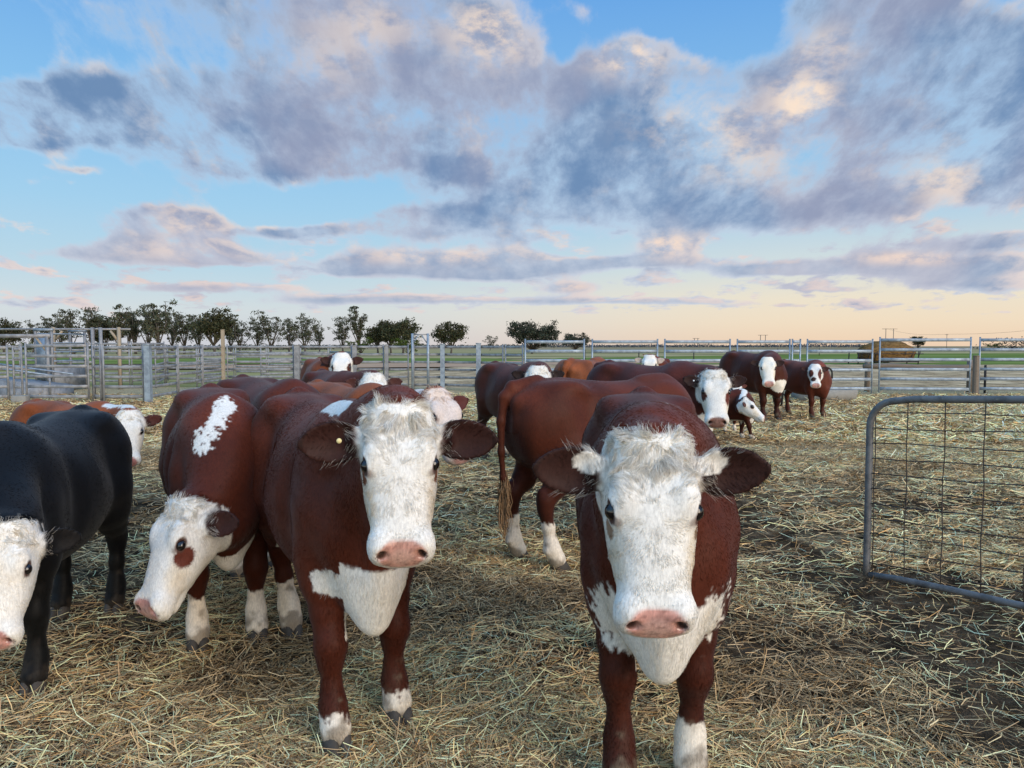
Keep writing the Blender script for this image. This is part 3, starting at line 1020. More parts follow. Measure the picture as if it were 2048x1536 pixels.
def tree(px, top, wpx, d, kind, label, group='trees along the skyline', base=None, seed=0, cat='tree', name='gum_tree'):
    r = np.random.default_rng(1000 + seed)
    x, y = gx(px, d)
    h = CAM_H + (692 - top + (6 if kind == 'open' else 2)) / FPX * d
    w = wpx / FPX * d * (1.4 if kind == 'open' else 1.2)
    o = empty(name, (x, y, 0))
    tag(o, label, cat, group)
    tr = MB()
    ctr = []
    lean = r.normal(0, .03, 2) * h
    if kind == 'open':
        nl, fr, dens_, sp, leaf = 8, .16, 42, .105, .0205
    elif kind == 'dense':
        nl, fr, dens_, sp, leaf = 14, .22, 90, .17, .026
    elif kind == 'dome':
        nl, fr, dens_, sp, leaf = 26, .10, 90, .16, .024
    else:
        nl, fr, dens_, sp, leaf = 9, .05, 60, .16, .03
    hf = h * fr
    tr.tube([(0, 0, -.2), (lean[0] * .3, lean[1] * .3, hf * .6), (lean[0] * .5, lean[1] * .5, hf)], [.032 * h, .024 * h, .02 * h], 7)
    for i in range(nl):
        a = 2 * math.pi * (i + r.random() * .7) / nl
        el_ = r.uniform(.15, 1.0)
        rad = w * .5 * (r.uniform(.45, 1.0) if kind != 'dome' else r.uniform(.5, 1.0))
        zt_ = hf + (h - hf) * (.30 + .62 * el_)
        rr_ = rad * math.sqrt(max(.06, 1 - (.85 * el_)**2)) if kind in ('dome', 'dense', 'bush') else rad * (1.05 - .55 * el_)
        tip = np.array([rr_ * math.cos(a), rr_ * math.sin(a) * .8, zt_])
        p0 = np.array([lean[0] * .45, lean[1] * .45, hf * r.uniform(.55, 1.0)])
        if kind == 'open':
            el_ = r.uniform(.35, 1.0)
            rr_ = w * .5 * r.uniform(.15, 1.0) * (1.15 - .5 * el_)
            tip = np.array([rr_ * math.cos(a) + lean[0] * 2, rr_ * math.sin(a) * .8, hf + (h - hf) * (.42 + .56 * el_)])
        mid = p0 * .5 + tip * .5 + np.array([r.normal(0, .05), r.normal(0, .05), r.uniform(-.04, .08)]) * h
        tr.tube([p0, mid, tip], [.013 * h, .009 * h, .004 * h], 5)
        for k in range(5 if kind != 'open' else 7):
            t = .55 + .45 * k / 5 if kind != 'open' else .40 + .60 * k / 6
            q = (1 - t)**2 * p0 + 2 * t * (1 - t) * mid + t * t * tip
            c_ = q + r.normal(0, .055, 3) * np.array([w, w, h * .7]) * (1.25 if kind == 'open' else 1)
            c_[2] = min(c_[2], h * .95)
            c_[2] = max(c_[2], hf * .8)
            tr.tube([q, (q + c_) / 2 + r.normal(0, .01, 3) * h, c_], [.004 * h, .003 * h, .0015 * h], 4)
            ctr.append(c_)
    ctr = np.array(ctr)
    nlf = dens_
    pts, sizes, shade = [], [], []
    for c_ in ctr:
        rr_ = sp * min(h, w * 1.2) * r.uniform(.45, 1.0)
        n_ = int(nlf * r.uniform(.5, 1.2))
        g = r.normal(0, .5, (n_, 3)) * np.array([rr_, rr_, rr_ * .62])
        pts.append(c_ + g)
        sizes.append(np.full(n_, leaf * h) * r.uniform(.6, 1.3, n_))
        shade.append(np.full(n_, r.uniform(.65, 1.35)))
    pts, sizes, shade = np.concatenate(pts), np.concatenate(sizes), np.concatenate(shade)
    n_ = len(pts)
    pts[:, 2] = np.clip(pts[:, 2], hf * .55, h * 1.0)
    a = r.normal(0, 1, (n_, 3))
    a /= np.linalg.norm(a, axis=1)[:, None]
    b = np.cross(a, r.normal(0, 1, (n_, 3)))
    b /= np.linalg.norm(b, axis=1)[:, None]
    VV = np.stack([pts - a * sizes[:, None], pts + b * sizes[:, None] * .55, pts + a * sizes[:, None], pts - b * sizes[:, None] * .55], 1).reshape(-1, 3)
    QQ = (np.arange(n_) * 4)[:, None] + np.array([[0, 1, 2, 3]])
    colr = {'open': (.080, .088, .055), 'dense': (.060, .064, .034), 'dome': (.050, .060, .042), 'bush': (.060, .085, .018)}[kind]
    cc = np.array(colr) * (shade * r.uniform(.7, 1.3, n_))[:, None]
    cc[:, 0] *= r.uniform(.85, 1.25, n_)
    tr.build('trunk', M['bark'], o, True)
    mesh_np('crown', VV, QQ, M['leaf'], o, False, np.repeat(cc, 4, 0))
    return o


TREES = [
    (8, 634, 80, 140, 'dense', 'rounded dark tree cut by the left edge'),
    (66, 645, 45, 150, 'open', 'small thin gum beside the left edge tree'),
    (100, 637, 40, 150, 'open', 'small airy gum behind the first timber upright'),
    (146, 625, 52, 145, 'open', 'upright gum between the two timber uprights'),
    (184, 618, 46, 145, 'open', 'taller gum above the overhead rail'),
    (212, 632, 40, 150, 'dense', 'low dark gum above the double posts'),
    (236, 614, 46, 140, 'open', 'forked gum just right of the second timber upright'),
    (272, 620, 46, 145, 'open', 'gum left of the tallest gum'),
    (318, 601, 70, 140, 'open', 'tallest gum of the left row'),
    (368, 626, 56, 145, 'open', 'open gum right of the tallest gum'),
    (430, 614, 72, 140, 'dense', 'broad dense gum behind the tall timber post'),
    (480, 640, 44, 150, 'open', 'narrow gum right of the broad dense gum'),
    (542, 627, 86, 145, 'open', 'wide spreading gum left of the middle gap'),
    (610, 633, 54, 145, 'open', 'pale leaved gum above the thick square post'),
    (686, 640, 44, 150, 'open', 'sparse gum with sky showing through'),
    (722, 617, 34, 150, 'open', 'thin tall gum with a high tuft'),
    (756, 640, 44, 140, 'dense', 'dark gum left of the twin gum'),
    (806, 633, 70, 135, 'dense', 'large dark gum behind the green bush'),
    (722, 672, 70, 130, 'bush', 'dark low shrub under the thin tall gum'),
    (818, 668, 74, 120, 'bush', 'bright green rounded bush left of the gate frame'),
    (902, 638, 74, 130, 'dense', 'lone dark umbrella shaped gum right of the gate frame'),
    (980, 676, 34, 260, 'open', 'small far gum left of the wide dome tree'),
    (1064, 634, 112, 150, 'dome', 'wide dome shaped dark tree'),
    (1150, 664, 62, 200, 'dome', 'low dome tree right of the wide dome tree'),
    (28, 648, 40, 160, 'open', 'gum peeping between the left edge tree and its neighbour'), (124, 634, 44, 160, 'open', 'gum behind, left of the upright gum'), (200, 624, 44, 160, 'open', 'gum behind, right of the taller gum'),
    (256, 628, 44, 160, 'open', 'gum behind, between the forked gum and the next'), (296, 614, 46, 160, 'open', 'gum behind, at the left shoulder of the tallest gum'), (345, 618, 46, 160, 'open', 'gum behind, at the right shoulder of the tallest gum'),
    (400, 630, 50, 160, 'open', 'gum behind, left of the broad dense gum'), (462, 634, 46, 160, 'open', 'gum behind, right of the broad dense gum'), (515, 640, 46, 165, 'open', 'gum behind, left of the wide spreading gum'),
    (578, 640, 46, 165, 'open', 'gum behind, right of the wide spreading gum'), (640, 655, 36, 165, 'open', 'low gum at the edge of the middle gap'), (782, 640, 50, 150, 'dense', 'dark gum close behind the large dark gum'),
    (1836, 671, 30, 230, 'dense', 'small round tree alone on the right plain'),
    (60, 682, 70, 135, 'bush', 'dark scrub under the left gums'), (150, 680, 60, 135, 'bush', 'dark scrub between the two timber uprights'), (285, 686, 60, 140, 'bush', 'dark scrub under the tallest gum'),
    (1988, 684, 40, 300, 'bush', 'low dark shrub left of the far wood'),
]
for i, (px, tp, w, d, kd, t) in enumerate(TREES):
    nm = {'open': 'gum_tree', 'dense': 'gum_tree', 'dome': 'spreading_tree', 'bush': 'shrub'}[kd]
    tree(px, tp, w, d, kd, t, seed=i, name=nm, cat='tree' if kd != 'bush' else 'shrub', group='trees along the skyline' if kd != 'bush' else 'shrubs below the skyline trees')


def woodland(name, px0, px1, d, hpx, step, col, seed):
    """a far line of trees that reads as one mass"""
    r = np.random.default_rng(seed)
    P_, S_, C_ = [], [], []
    sc = d / FPX
    for px in np.arange(px0, px1, step):
        hh = hpx * sc * r.uniform(.45, 1.15) * (.4 + .8 * vnoise(np.array([[px * .02, seed, 0]]), 1.0, 3, 2)[0]) + CAM_H * .5
        n_ = 26
        q = np.stack([px * sc - 1024 * sc + r.normal(0, step * .9 * sc, n_), d + r.normal(0, 12, n_), hh * r.random(n_)**.8], 1)
        P_.append(q)
        S_.append(np.full(n_, step * sc * .55) * r.uniform(.5, 1.2, n_))
        C_.append(np.array(col) * r.uniform(.7, 1.3, (n_, 1)))
    pts, sizes, cc = np.concatenate(P_), np.concatenate(S_), np.concatenate(C_)
    n_ = len(pts)
    a = r.normal(0, 1, (n_, 3))
    a /= np.linalg.norm(a, axis=1)[:, None]
    b = np.cross(a, r.normal(0, 1, (n_, 3)))
    b /= np.linalg.norm(b, axis=1)[:, None]
    VV = np.stack([pts - a * sizes[:, None], pts + b * sizes[:, None] * .6, pts + a * sizes[:, None], pts - b * sizes[:, None] * .6], 1).reshape(-1, 3)
    VV[:, 2] = np.maximum(VV[:, 2], -.5)
    o = mesh_np(name, VV, (np.arange(n_) * 4)[:, None] + np.array([[0, 1, 2, 3]]), M['leaf'], None, False, np.repeat(cc, 4, 0))
    tag(o, kind='stuff')
    return o


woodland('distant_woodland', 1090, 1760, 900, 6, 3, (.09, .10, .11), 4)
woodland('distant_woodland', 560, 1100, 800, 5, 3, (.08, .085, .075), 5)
woodland('distant_woodland', -40, 660, 300, 8, 4, (.055, .06, .04), 6)
woodland('far_wood', 2000, 2200, 360, 20, 4, (.045, .048, .045), 7)
# ------------------------------------------------------------------ cattle
m, N = new_mat('cow_coat')
ca = attr(N, 'coat').outputs['Color']
co = objco(N)
st = N.noise(N.v('MULTIPLY', co, (70, 70, 22)), 2.2, 4, .65)
k = N.n('ShaderNodeHueSaturation')
N.put(k.inputs['Color'], ca)
N.put(k.inputs['Value'], N.smooth(st, .25, .75, .80, 1.16))
big = N.noise(co, 4.5, 4, .55)
k2 = N.mix(N.smooth(big, .5, .75, 0, .15), k.outputs[0], N.mix(.25, ca, (.16, .12, .09, 1)), 'MIX')
al = attr(N, 'coat').outputs['Alpha']
bb = principled(N, k2, N.smooth(al, 0, 1, .22, .55), .14, 0, N.m('ADD', N.m('MULTIPLY', st, .6), N.m('MULTIPLY', N.noise(co, 260, 2, .5), N.smooth(al, 0, 1, 1.2, 0))), .14, .003, .05)
N.put(bb.inputs['Specular IOR Level'], N.smooth(al, 0, 1, .55, .12))
M['coat'] = m
m, N = new_mat('cow_hair')
ca = attr(N, 'coat').outputs['Color']
hb = N.n('ShaderNodeBsdfPrincipled')
N.put(hb.inputs['Base Color'], ca)
hb.inputs['Roughness'].default_value = .42
hb.inputs['Specular IOR Level'].default_value = .06
tr = N.n('ShaderNodeBsdfTranslucent')
N.put(tr.inputs[0], ca)
ms = N.n('ShaderNodeMixShader')
ms.inputs[0].default_value = .25
N.t.links.new(hb.outputs[0], ms.inputs[1])
N.t.links.new(tr.outputs[0], ms.inputs[2])
N.t.links.new(ms.outputs[0], N.n('ShaderNodeOutputMaterial').inputs[0])
M['hair'] = m
m, N = new_mat('cow_eye')
principled(N, (.010, .007, .006), .07, .6)
M['eye'] = m
m, N = new_mat('cow_hoof')
co = objco(N)
principled(N, N.mix(N.noise(co, 20, 4, .6), (.025, .022, .02, 1), (.10, .085, .07, 1)), .7, .25, 0, N.noise(co, 60, 3, .6), .4, .004)
M['hoof'] = m
m, N = new_mat('yellow_tag')
principled(N, (.72, .62, .30), .5)
M['tag'] = m
m, N = new_mat('white_tag')
principled(N, (.75, .75, .75), .5)
M['wtag'] = m


def crom(xs, ys, x):
    """smooth (cosine-eased Catmull-Rom) interpolation of keys"""
    xs, ys = np.asarray(xs, float), np.asarray(ys, float)
    d = np.gradient(ys, xs)
    i = np.clip(np.searchsorted(xs, x) - 1, 0, len(xs) - 2)
    h = xs[i + 1] - xs[i]
    t = np.clip((x - xs[i]) / h, 0, 1)
    return ((2 * t**3 - 3 * t**2 + 1) * ys[i] + (t**3 - 2 * t**2 + t) * h * d[i] + (-2 * t**3 + 3 * t**2) * ys[i + 1] + (t**3 - t**2) * h * d[i + 1])


def smin(a, b, k):
    h = np.maximum(k - np.abs(a - b), 0) / k
    return np.minimum(a, b) - h * h * k * .25


def smax(a, b, k):
    return -smin(-a, -b, k)


class Field:
    def __init__(self, lo, hi, h):
        self.lo, self.h = np.asarray(lo, float), h
        self.n = np.ceil((np.asarray(hi) - self.lo) / h).astype(int) + 1
        self.a = np.full(self.n, .3, np.float32)
        self.ax = [(self.lo[i] + h * np.arange(self.n[i])).astype(np.float32) for i in range(3)]

    def put(self, fn, lo, hi, k=.03, op='u'):
        pad = k + 2.5 * self.h
        s = []
        for i in range(3):
            a = int(np.floor((lo[i] - pad - self.lo[i]) / self.h))
            b = int(np.ceil((hi[i] + pad - self.lo[i]) / self.h)) + 1
            a, b = max(a, 0), min(b, self.n[i])
            if a >= b:
                return
            s.append(slice(a, b))
        X, Y, Z = self.ax[0][s[0]][:, None, None], self.ax[1][s[1]][None, :, None], self.ax[2][s[2]][None, None, :]
        d = fn(X, Y, Z).astype(np.float32)
        s = tuple(s)
        self.a[s] = smin(self.a[s], d, k) if op == 'u' else smax(self.a[s], -d, k)

    def cone(self, a, b, r1, r2, k=.03, op='u'):
        a, b = np.asarray(a, float), np.asarray(b, float)
        r = max(r1, r2)
        ba = b - a
        L2 = ba @ ba + 1e-9

        def fn(X, Y, Z):
            t = np.clip(((X - a[0]) * ba[0] + (Y - a[1]) * ba[1] + (Z - a[2]) * ba[2]) / L2, 0, 1)
            return np.sqrt((X - a[0] - t * ba[0])**2 + (Y - a[1] - t * ba[1])**2 + (Z - a[2] - t * ba[2])**2) - (r1 + (r2 - r1) * t)
        self.put(fn, np.minimum(a, b) - r, np.maximum(a, b) + r, k, op)

    def ell(self, c, r, k=.03, op='u', R=None):
        c, r = np.asarray(c, float), np.asarray(r, float)
        R = np.eye(3) if R is None else R
        ext = np.abs(R) @ r

        def fn(X, Y, Z):
            dx, dy, dz = X - c[0], Y - c[1], Z - c[2]
            q = [(R[0, i] * dx + R[1, i] * dy + R[2, i] * dz) / r[i] for i in range(3)]
            k0 = np.sqrt(q[0]**2 + q[1]**2 + q[2]**2)
            return (k0 - 1) * float(min(r))*np.where(k0>1,1.0,1.0)
        self.put(fn, c - ext, c + ext, k, op)

    def mesh(self):
        """naive surface nets"""
        a, h = self.a, self.h
        ins = a < 0
        n = a.shape
        cnt = np.zeros((n[0] - 1, n[1] - 1, n[2] - 1), np.uint8)
        for i in (0, 1):
            for j in (0, 1):
                for k in (0, 1):
                    cnt += ins[i:n[0] - 1 + i, j:n[1] - 1 + j, k:n[2] - 1 + k]
        act = np.argwhere((cnt > 0) & (cnt < 8))
        idx = np.full(cnt.shape, -1, np.int32)
        idx[act[:, 0], act[:, 1], act[:, 2]] = np.arange(len(act))
        cor = {}
        for i in (0, 1):
            for j in (0, 1):
                for k in (0, 1):
                    cor[i, j, k] = a[act[:, 0] + i, act[:, 1] + j, act[:, 2] + k].astype(np.float64)
        acc = np.zeros((len(act), 3))
        num = np.zeros(len(act))
        for ax in range(3):
            for u in (0, 1):
                for w in (0, 1):
                    p = [0, 0, 0]
                    o1, o2 = [q for q in range(3) if q != ax]
                    p[o1], p[o2] = u, w
                    q = list(p)
                    q[ax] = 1
                    f0, f1 = cor[tuple(p)], cor[tuple(q)]
                    cr = (f0 < 0) != (f1 < 0)
                    t = np.where(cr, f0 / np.where(cr, f0 - f1, 1), 0)
                    pos = np.tile(np.array(p, float), (len(act), 1))
                    pos[:, ax] = t
                    acc[cr] += pos[cr]
                    num[cr] += 1
        V = self.lo + h * (act + acc / np.maximum(num, 1)[:, None])
        Q = []
        for ax in range(3):
            o1, o2 = [(1, 2), (2, 0), (0, 1)][ax]
            sl0, sl1 = [slice(1, -1)] * 3, [slice(1, -1)] * 3
            sl0[ax], sl1[ax] = slice(0, -1), slice(1, None)
            A, B = ins[tuple(sl0)], ins[tuple(sl1)]
            for sgn in (1, 0):
                e = np.argwhere((A & ~B) if sgn else (~A & B))
                if not len(e):
                    continue
                base = e.copy()
                for t in range(3):
                    if t != ax:
                        base[:, t] += 1
                c = []
                for (du, dw) in ((-1, -1), (0, -1), (0, 0), (-1, 0)):
                    b = base.copy()
                    b[:, o1] += du
                    b[:, o2] += dw
                    c.append(idx[b[:, 0], b[:, 1], b[:, 2]])
                q = np.stack(c, 1)
                Q.append(q if sgn else q[:, ::-1])
        Q = np.concatenate(Q)
        # keep the biggest connected piece is not needed: everything is blended; light smoothing
        e = np.concatenate([Q[:, [0, 1]], Q[:, [1, 2]], Q[:, [2, 3]], Q[:, [3, 0]]])
        deg = np.bincount(e[:, 0], minlength=len(V)) + np.bincount(e[:, 1], minlength=len(V))
        for lam in (.5, .5):
            S = np.stack([np.bincount(e[:, 0], V[e[:, 1], i], len(V)) + np.bincount(e[:, 1], V[e[:, 0], i], len(V)) for i in range(3)], 1)
            V = V + lam * (S / np.maximum(deg, 1)[:, None] - V)
        return V, Q


def vnormals(V, Q):
    d1, d2 = V[Q[:, 2]] - V[Q[:, 0]], V[Q[:, 3]] - V[Q[:, 1]]
    fn = np.cross(d1, d2)
    n = np.stack([sum(np.bincount(Q[:, c], fn[:, i], len(V)) for c in range(4)) for i in range(3)], 1)
    return n / (np.linalg.norm(n, axis=1)[:, None] + 1e-12), np.linalg.norm(fn, axis=1) / 2


# torso sections: x, half width, top, bottom
TX = np.array([-.80, -.76, -.68, -.56, -.42, -.22, .02, .24, .40, .54, .64, .71, .76])
TW = np.array([.08, .165, .215, .255, .285, .325, .34, .305, .262, .232, .195, .14, .06])
TT = np.array([1.12, 1.185, 1.245, 1.275, 1.285, 1.265, 1.25, 1.262, 1.285, 1.255, 1.17, 1.08, .98])
TB = np.array([.92, .80, .70, .64, .585, .53, .50, .495, .495, .49, .505, .56, .68])
# skull sections in the head frame: x poll->muzzle, half width, top, bottom
HX = np.array([-.06, -.03, .0, .06, .13, .19, .26, .33, .40, .445, .48, .505, .522])
HA = np.array([.045, .080, .100, .114, .119, .114, .102, .093, .089, .095, .092, .077, .046])
HT = np.array([-.01, .03, .058, .080, .090, .088, .078, .067, .056, .050, .036, .010, -.018])
HB = np.array([-.07, -.10, -.12, -.14, -.15, -.145, -.125, -.10, -.078, -.068, -.064, -.060, -.050])
JX = np.array([.05, .10, .17, .26, .36, .43, .47, .495])
JA = np.array([.05, .080, .085, .072, .063, .066, .058, .030])
JT = np.array([-.10, -.09, -.09, -.07, -.055, -.055, -.06, -.068])
JB = np.array([-.14, -.17, -.185, -.155, -.122, -.106, -.098, -.085])


def loft_fn(KX, KA, KT, KB, n, ntop=None):
    x0, x1 = KX[0], KX[-1]

    def fn(X, Y, Z):
        Xc = np.clip(X, x0, x1)
        a = crom(KX, KA, Xc)
        t = crom(KX, KT, Xc)
        b = crom(KX, KB, Xc)
        c, hh = (t + b) / 2, np.maximum((t - b) / 2, .005)
        nn = n if ntop is None else np.where(Z > c, ntop, n)
        r = ((np.abs(Y) / a)**nn + (np.abs(Z - c) / hh)**nn)**(1 / nn)
        d = (r - 1) * np.minimum(a, hh)
        e = np.abs(X - Xc)
        return np.where(e > 0, np.sqrt(np.maximum(d, 0)**2 + e**2) + np.minimum(d, 0) * 0, d)
    return fn


def rot_fn(fn, O, R):
    def g(X, Y, Z):
        dx, dy, dz = X - O[0], Y - O[1], Z - O[2]
        return fn(R[0, 0] * dx + R[1, 0] * dy + R[2, 0] * dz, R[0, 1] * dx + R[1, 1] * dy + R[2, 1] * dz, R[0, 2] * dx + R[1, 2] * dy + R[2, 2] * dz)
    return g


FRONT = [(.47, .15, .88, .120), (.43, .165, .70, .096), (.435, .168, .61, .082), (.45, .165, .49, .061), (.460, .163, .42, .051), (.466, .163, .365, .056), (.457, .163, .31, .042),
         (.455, .162, .22, .0345), (.460, .162, .155, .046), (.472, .162, .115, .044), (.495, .162, .07, .050), (.50, .162, .05, .046)]
HIND = [(-.52, .13, 1.02, .17), (-.46, .17, .80, .145), (-.50, .178, .68, .11), (-.585, .176, .57, .078), (-.665, .172, .48, .057), (-.675, .170, .42, .047), (-.662, .168, .30, .040),
        (-.652, .167, .20, .040), (-.645, .167, .15, .049), (-.632, .167, .115, .044), (-.61, .167, .07, .050), (-.605, .167, .05, .046)]

RED, ORANGE, DKRED, BLACK, WHITE, CREAM, PINK = (.082, .0175, .0075), (.165, .044, .013), (.056, .0125, .0058), (.0045, .0048, .006), (.74, .705, .64), (.70, .63, .52), (.56, .27, .22)


class Cow:
    pass


def cow(name, label, loc, heading, scale, face, az, pitch, roll=0.0, voxel=.016, base=RED, white=WHITE, ears=BLACK, hair=0, feet=((0, 0),) * 4,
        paint=(), socks=(.25, .25, .3, .3), crest=None, brisket=1.0, ear=(.25, -.1), earlen=.21, tail=True, horns=False, tuft=1.0, cat='cow', group='cattle standing in the straw yard',
        eyes=True, tagear=None, under=True, ear2=None, neckdrop=0.0, muz=PINK, tailswitch=None, hairmul=1.0, hs=1.0, girth=1.0, earwhite=1.0, curl=1.0):
    s = scale
    hd = math.radians(heading)
    ch, sh = math.cos(hd), math.sin(hd)
    Rw = np.array([[ch, -sh, 0], [sh, ch, 0], [0, 0, 1]])           # local -> world
    loc = np.array([loc[0], loc[1], 0.0])
    a, p, r = math.radians(az) - hd, math.radians(pitch), math.radians(roll)
    f = np.array([math.cos(a) * math.cos(p), math.sin(a) * math.cos(p), -math.sin(p)])
    u = np.array([math.cos(a) * math.sin(p), math.sin(a) * math.sin(p), math.cos(p)])
    l = np.cross(u, f)
    u, l = u * math.cos(r) + l * math.sin(r), l * math.cos(r) - u * math.sin(r)
    R = np.stack([f, l, u], 1)
    Rr = R
    hv = np.array([hs, hs * 1.09, hs])            # broad skull
    R = R * hv                                   # head frame, scaled
    Ri = Rr / hv
    face_l = Rw.T @ (np.asarray(face, float) - loc) / s
    O = face_l - R @ np.array([.175, 0, .088])
    C = Cow()
    # neck line
    base_p = np.array([.40, 0, .985])
    end_p = O + R @ np.array([.055, 0, -.065])
    dist = np.linalg.norm(end_p - base_p)
    tan1 = f * .45 + u * .85
    tan1 /= np.linalg.norm(tan1)
    t0 = np.array([.85, 0, .06 - neckdrop])
    t0 /= np.linalg.norm(t0)
    B = [base_p, base_p + t0 * dist * .42, end_p - tan1 * dist * .38, end_p]
    ts = np.linspace(0, 1, 10)
    bez = lambda t: ((1 - t)**3)[:, None] * B[0] + (3 * t * (1 - t)**2)[:, None] * B[1] + (3 * t * t * (1 - t))[:, None] * B[2] + (t**3)[:, None] * B[3]
    c = bez(ts)
    tg = np.gradient(c, axis=0)
    tg /= np.linalg.norm(tg, axis=1)[:, None]
    upv = np.array([0, 0, 1.0]) * (1 - ts)[:, None] + u * (ts * .9)[:, None] - f * (ts * .5)[:, None]
    upv = upv - tg * np.sum(upv * tg, 1)[:, None]
    upv /= np.linalg.norm(upv, axis=1)[:, None]
    off = np.interp(ts, [0, .5, 1], [.125, .085, .045])
    rr = np.interp(ts, [0, .35, .7, 1], [.16, .132, .106, .086])
    # extent
    legs = []
    for li, (tmpl, sg) in enumerate(((FRONT, 1), (FRONT, -1), (HIND, 1), (HIND, -1))):
        dxy = feet[li]
        pts = []
        for (x, y, z, rad) in tmpl:
            w = np.clip((.95 - z) / .85, 0, 1)
            pts.append((x + dxy[0] * w, sg * y * (.3 + .7 * girth) + dxy[1] * w, z, rad))
        legs.append(pts)
    allp = np.concatenate([c + rr[:, None], c - rr[:, None], O + (R @ np.array([[-.1, .56, .56, 0, 0], [0, .1, -.1, .34, -.34], [0, -.12, .1, .05, .05]])).T,
                           np.array([[-.95, -.4, 0], [.8, .4, 1.36]]), np.array([[q[0] + d, q[1], 0] for lg in legs for q in lg for d in (-.08, .08)])])
    lo, hi = allp.min(0) - .05, allp.max(0) + .05
    lo[2] = -.02
    F = Field(lo, hi, voxel / s)
    vx = voxel / s
    # trunk
    F.put(loft_fn(TX, TW * girth, TT, TB, 2.25, 1.85), (-.84, -.36, .47), (.80, .36, 1.31), .03)
    for sg in (1, -1):
        F.ell((.42, sg * .165 * girth, .92), (.15, .095, .26), .09)          # shoulder
        F.ell((.61, sg * .135 * girth, .82), (.10, .085, .12), .08)            # point of the shoulder
        F.ell((-.43, sg * .20 * girth, 1.20), (.09, .06, .06), .10)          # hook bone
        F.ell((-.60, sg * .14 * girth, .98), (.20, .13, .24), .10)           # round
        F.ell((-.77, sg * .085, 1.13), (.05, .045, .05), .06)        # pin bone
    F.cone((-.78, 0, 1.235), (-.60, 0, 1.27), .035, .03, .06)
    F.cone((.28, 0, 1.225), (.46, 0, 1.235), .045, .040, .08)
    for sg in (1, -1):
        F.ell((-.33, sg * (.315 * girth + .02), 1.06), (.13, .055, .11), .12, 's')   # flank hollow
        F.ell((.235, sg * (.33 * girth + .015), .98), (.035, .035, .22), .09, 's')    # behind the shoulder
        F.ell((.44, sg * (.30 * girth + .01), .66), (.10, .05, .035), .06, 's')    # above the elbow
    # neck
    for i in range(len(ts) - 1):
        for sgn, kk in ((1, 1.0), (-1, 1.0)):
            F.cone(c[i] + sgn * upv[i] * off[i], c[i + 1] + sgn * upv[i + 1] * off[i + 1], rr[i] * kk, rr[i + 1] * kk, .07)
    # brisket and dewlap
    bk = brisket
    F.ell((.60, 0, .63), (.12, .095, .12), .08)
    F.ell((.645, 0, .555), (.075, .040, .04 + .065 * bk), .05)
    thr = O + R @ np.array([.06, 0, -.14])
    dl = [thr, thr * .55 + np.array([.66, 0, .70]) * .45 - upv[6] * .03, np.array([.69, 0, .66]), np.array([.65, 0, .50])]
    for i in range(3):
        F.cone(dl[i], dl[i + 1], (.05, .045, .05)[i], (.045, .05, .045)[i], .07)
    # legs
    for pts in legs:
        for q0, q1 in zip(pts[:-1], pts[1:]):
            F.cone(q0[:3], q1[:3], q0[3], q1[3], .035 if q0[2] < .62 else .07)
    for li in (2, 3):
        q = legs[li][4]
        F.cone((q[0] - .035, q[1], q[2] + .055), (q[0] - .005, q[1], q[2] - .10), .026, .022, .03)
    for li in (0, 1):
        q = legs[li][5]
        F.ell((q[0] + .022, q[1], q[2] + .02), (.040, .046, .055), .03)
    for pts in legs:
        q = pts[8]
        for sg in (1, -1):
            F.ell((q[0] - .045, q[1] + sg * .018, q[2] - .01), (.018, .014, .02), .02)
    # tail
    if tail:
        tp = [(-.79, 0, 1.215), (-.845, .0, 1.16), (-.868, .0, 1.0), (-.866, .0, .80), (-.85, .005, .62), (-.84, .01, .52)]
        for i in range(5):
            F.cone(tp[i], tp[i + 1], (.042, .036, .028, .022, .020)[i], (.036, .028, .022, .020, .018)[i], .04 if i == 0 else .025)
    # head
    hlo, hhi = O - .62, O + .62
    hp = O + (R @ np.array([[-.08, .54, -.08, .54, -.08, .54, -.08, .54], [.13] * 4 + [-.13] * 4, [.10, .10, -.20, -.20, .10, .10, -.20, -.20]])).T
    hlo, hhi = hp.min(0), hp.max(0)
    up_fn = rot_fn(loft_fn(HX * hs, HA * hs * 1.09, HT * hs, HB * hs, 2.45), O, Rr)
    jw_fn = rot_fn(loft_fn(JX * hs, JA * hs * 1.09, JT * hs, JB * hs, 2.2), O, Rr)
    hell = lambda ctr, rad, k=.03, op='u': F.ell(H(*ctr), np.array(rad) * hs, k, op, Rr)
    F.put(up_fn, hlo, hhi, .05)
    F.put(jw_fn, hlo, hhi, .022)
    H = lambda x, y, z: O + R @ np.array([x, y, z])
    hell((-.005, 0, .040), (.055, .085, .050), .05)             # poll
    for sg in (1, -1):
        hell((.145, sg * .078, .070), (.050, .030, .026), .035)  # brow
        hell((.22, sg * .080, -.04), (.10, .030, .05), .04)     # cheek bone
        hell((.458, sg * .062, .002), (.046, .036, .048), .028)  # nostril wing
        hell((.187, sg * .097, .045), (.040, .021, .028), .016)   # lids
        hell((.170, sg * .106, .066), (.030, .011, .009), .012)  # upper lid fold
        hell((.191, sg * .116, .056), (.0300, .020, .0185), .008, 's')
        if voxel < .014:
            F.cone(H(.490, sg * .054, .030), H(.474, sg * .076, -.006), .0150 * hs, .0120 * hs, .012, 's')
    # mouth crease
    if voxel < .014:
        for sg in (1, -1):
            F.cone(H(.515, 0, -.058), H(.475, sg * .062, -.06), .006, .006, .01, 's')
            F.cone(H(.475, sg * .062, -.06), H(.38, sg * .086, -.062), .006, .005, .01, 's')
    # ears
    earfr = []
    th = max(.008, vx * .75)
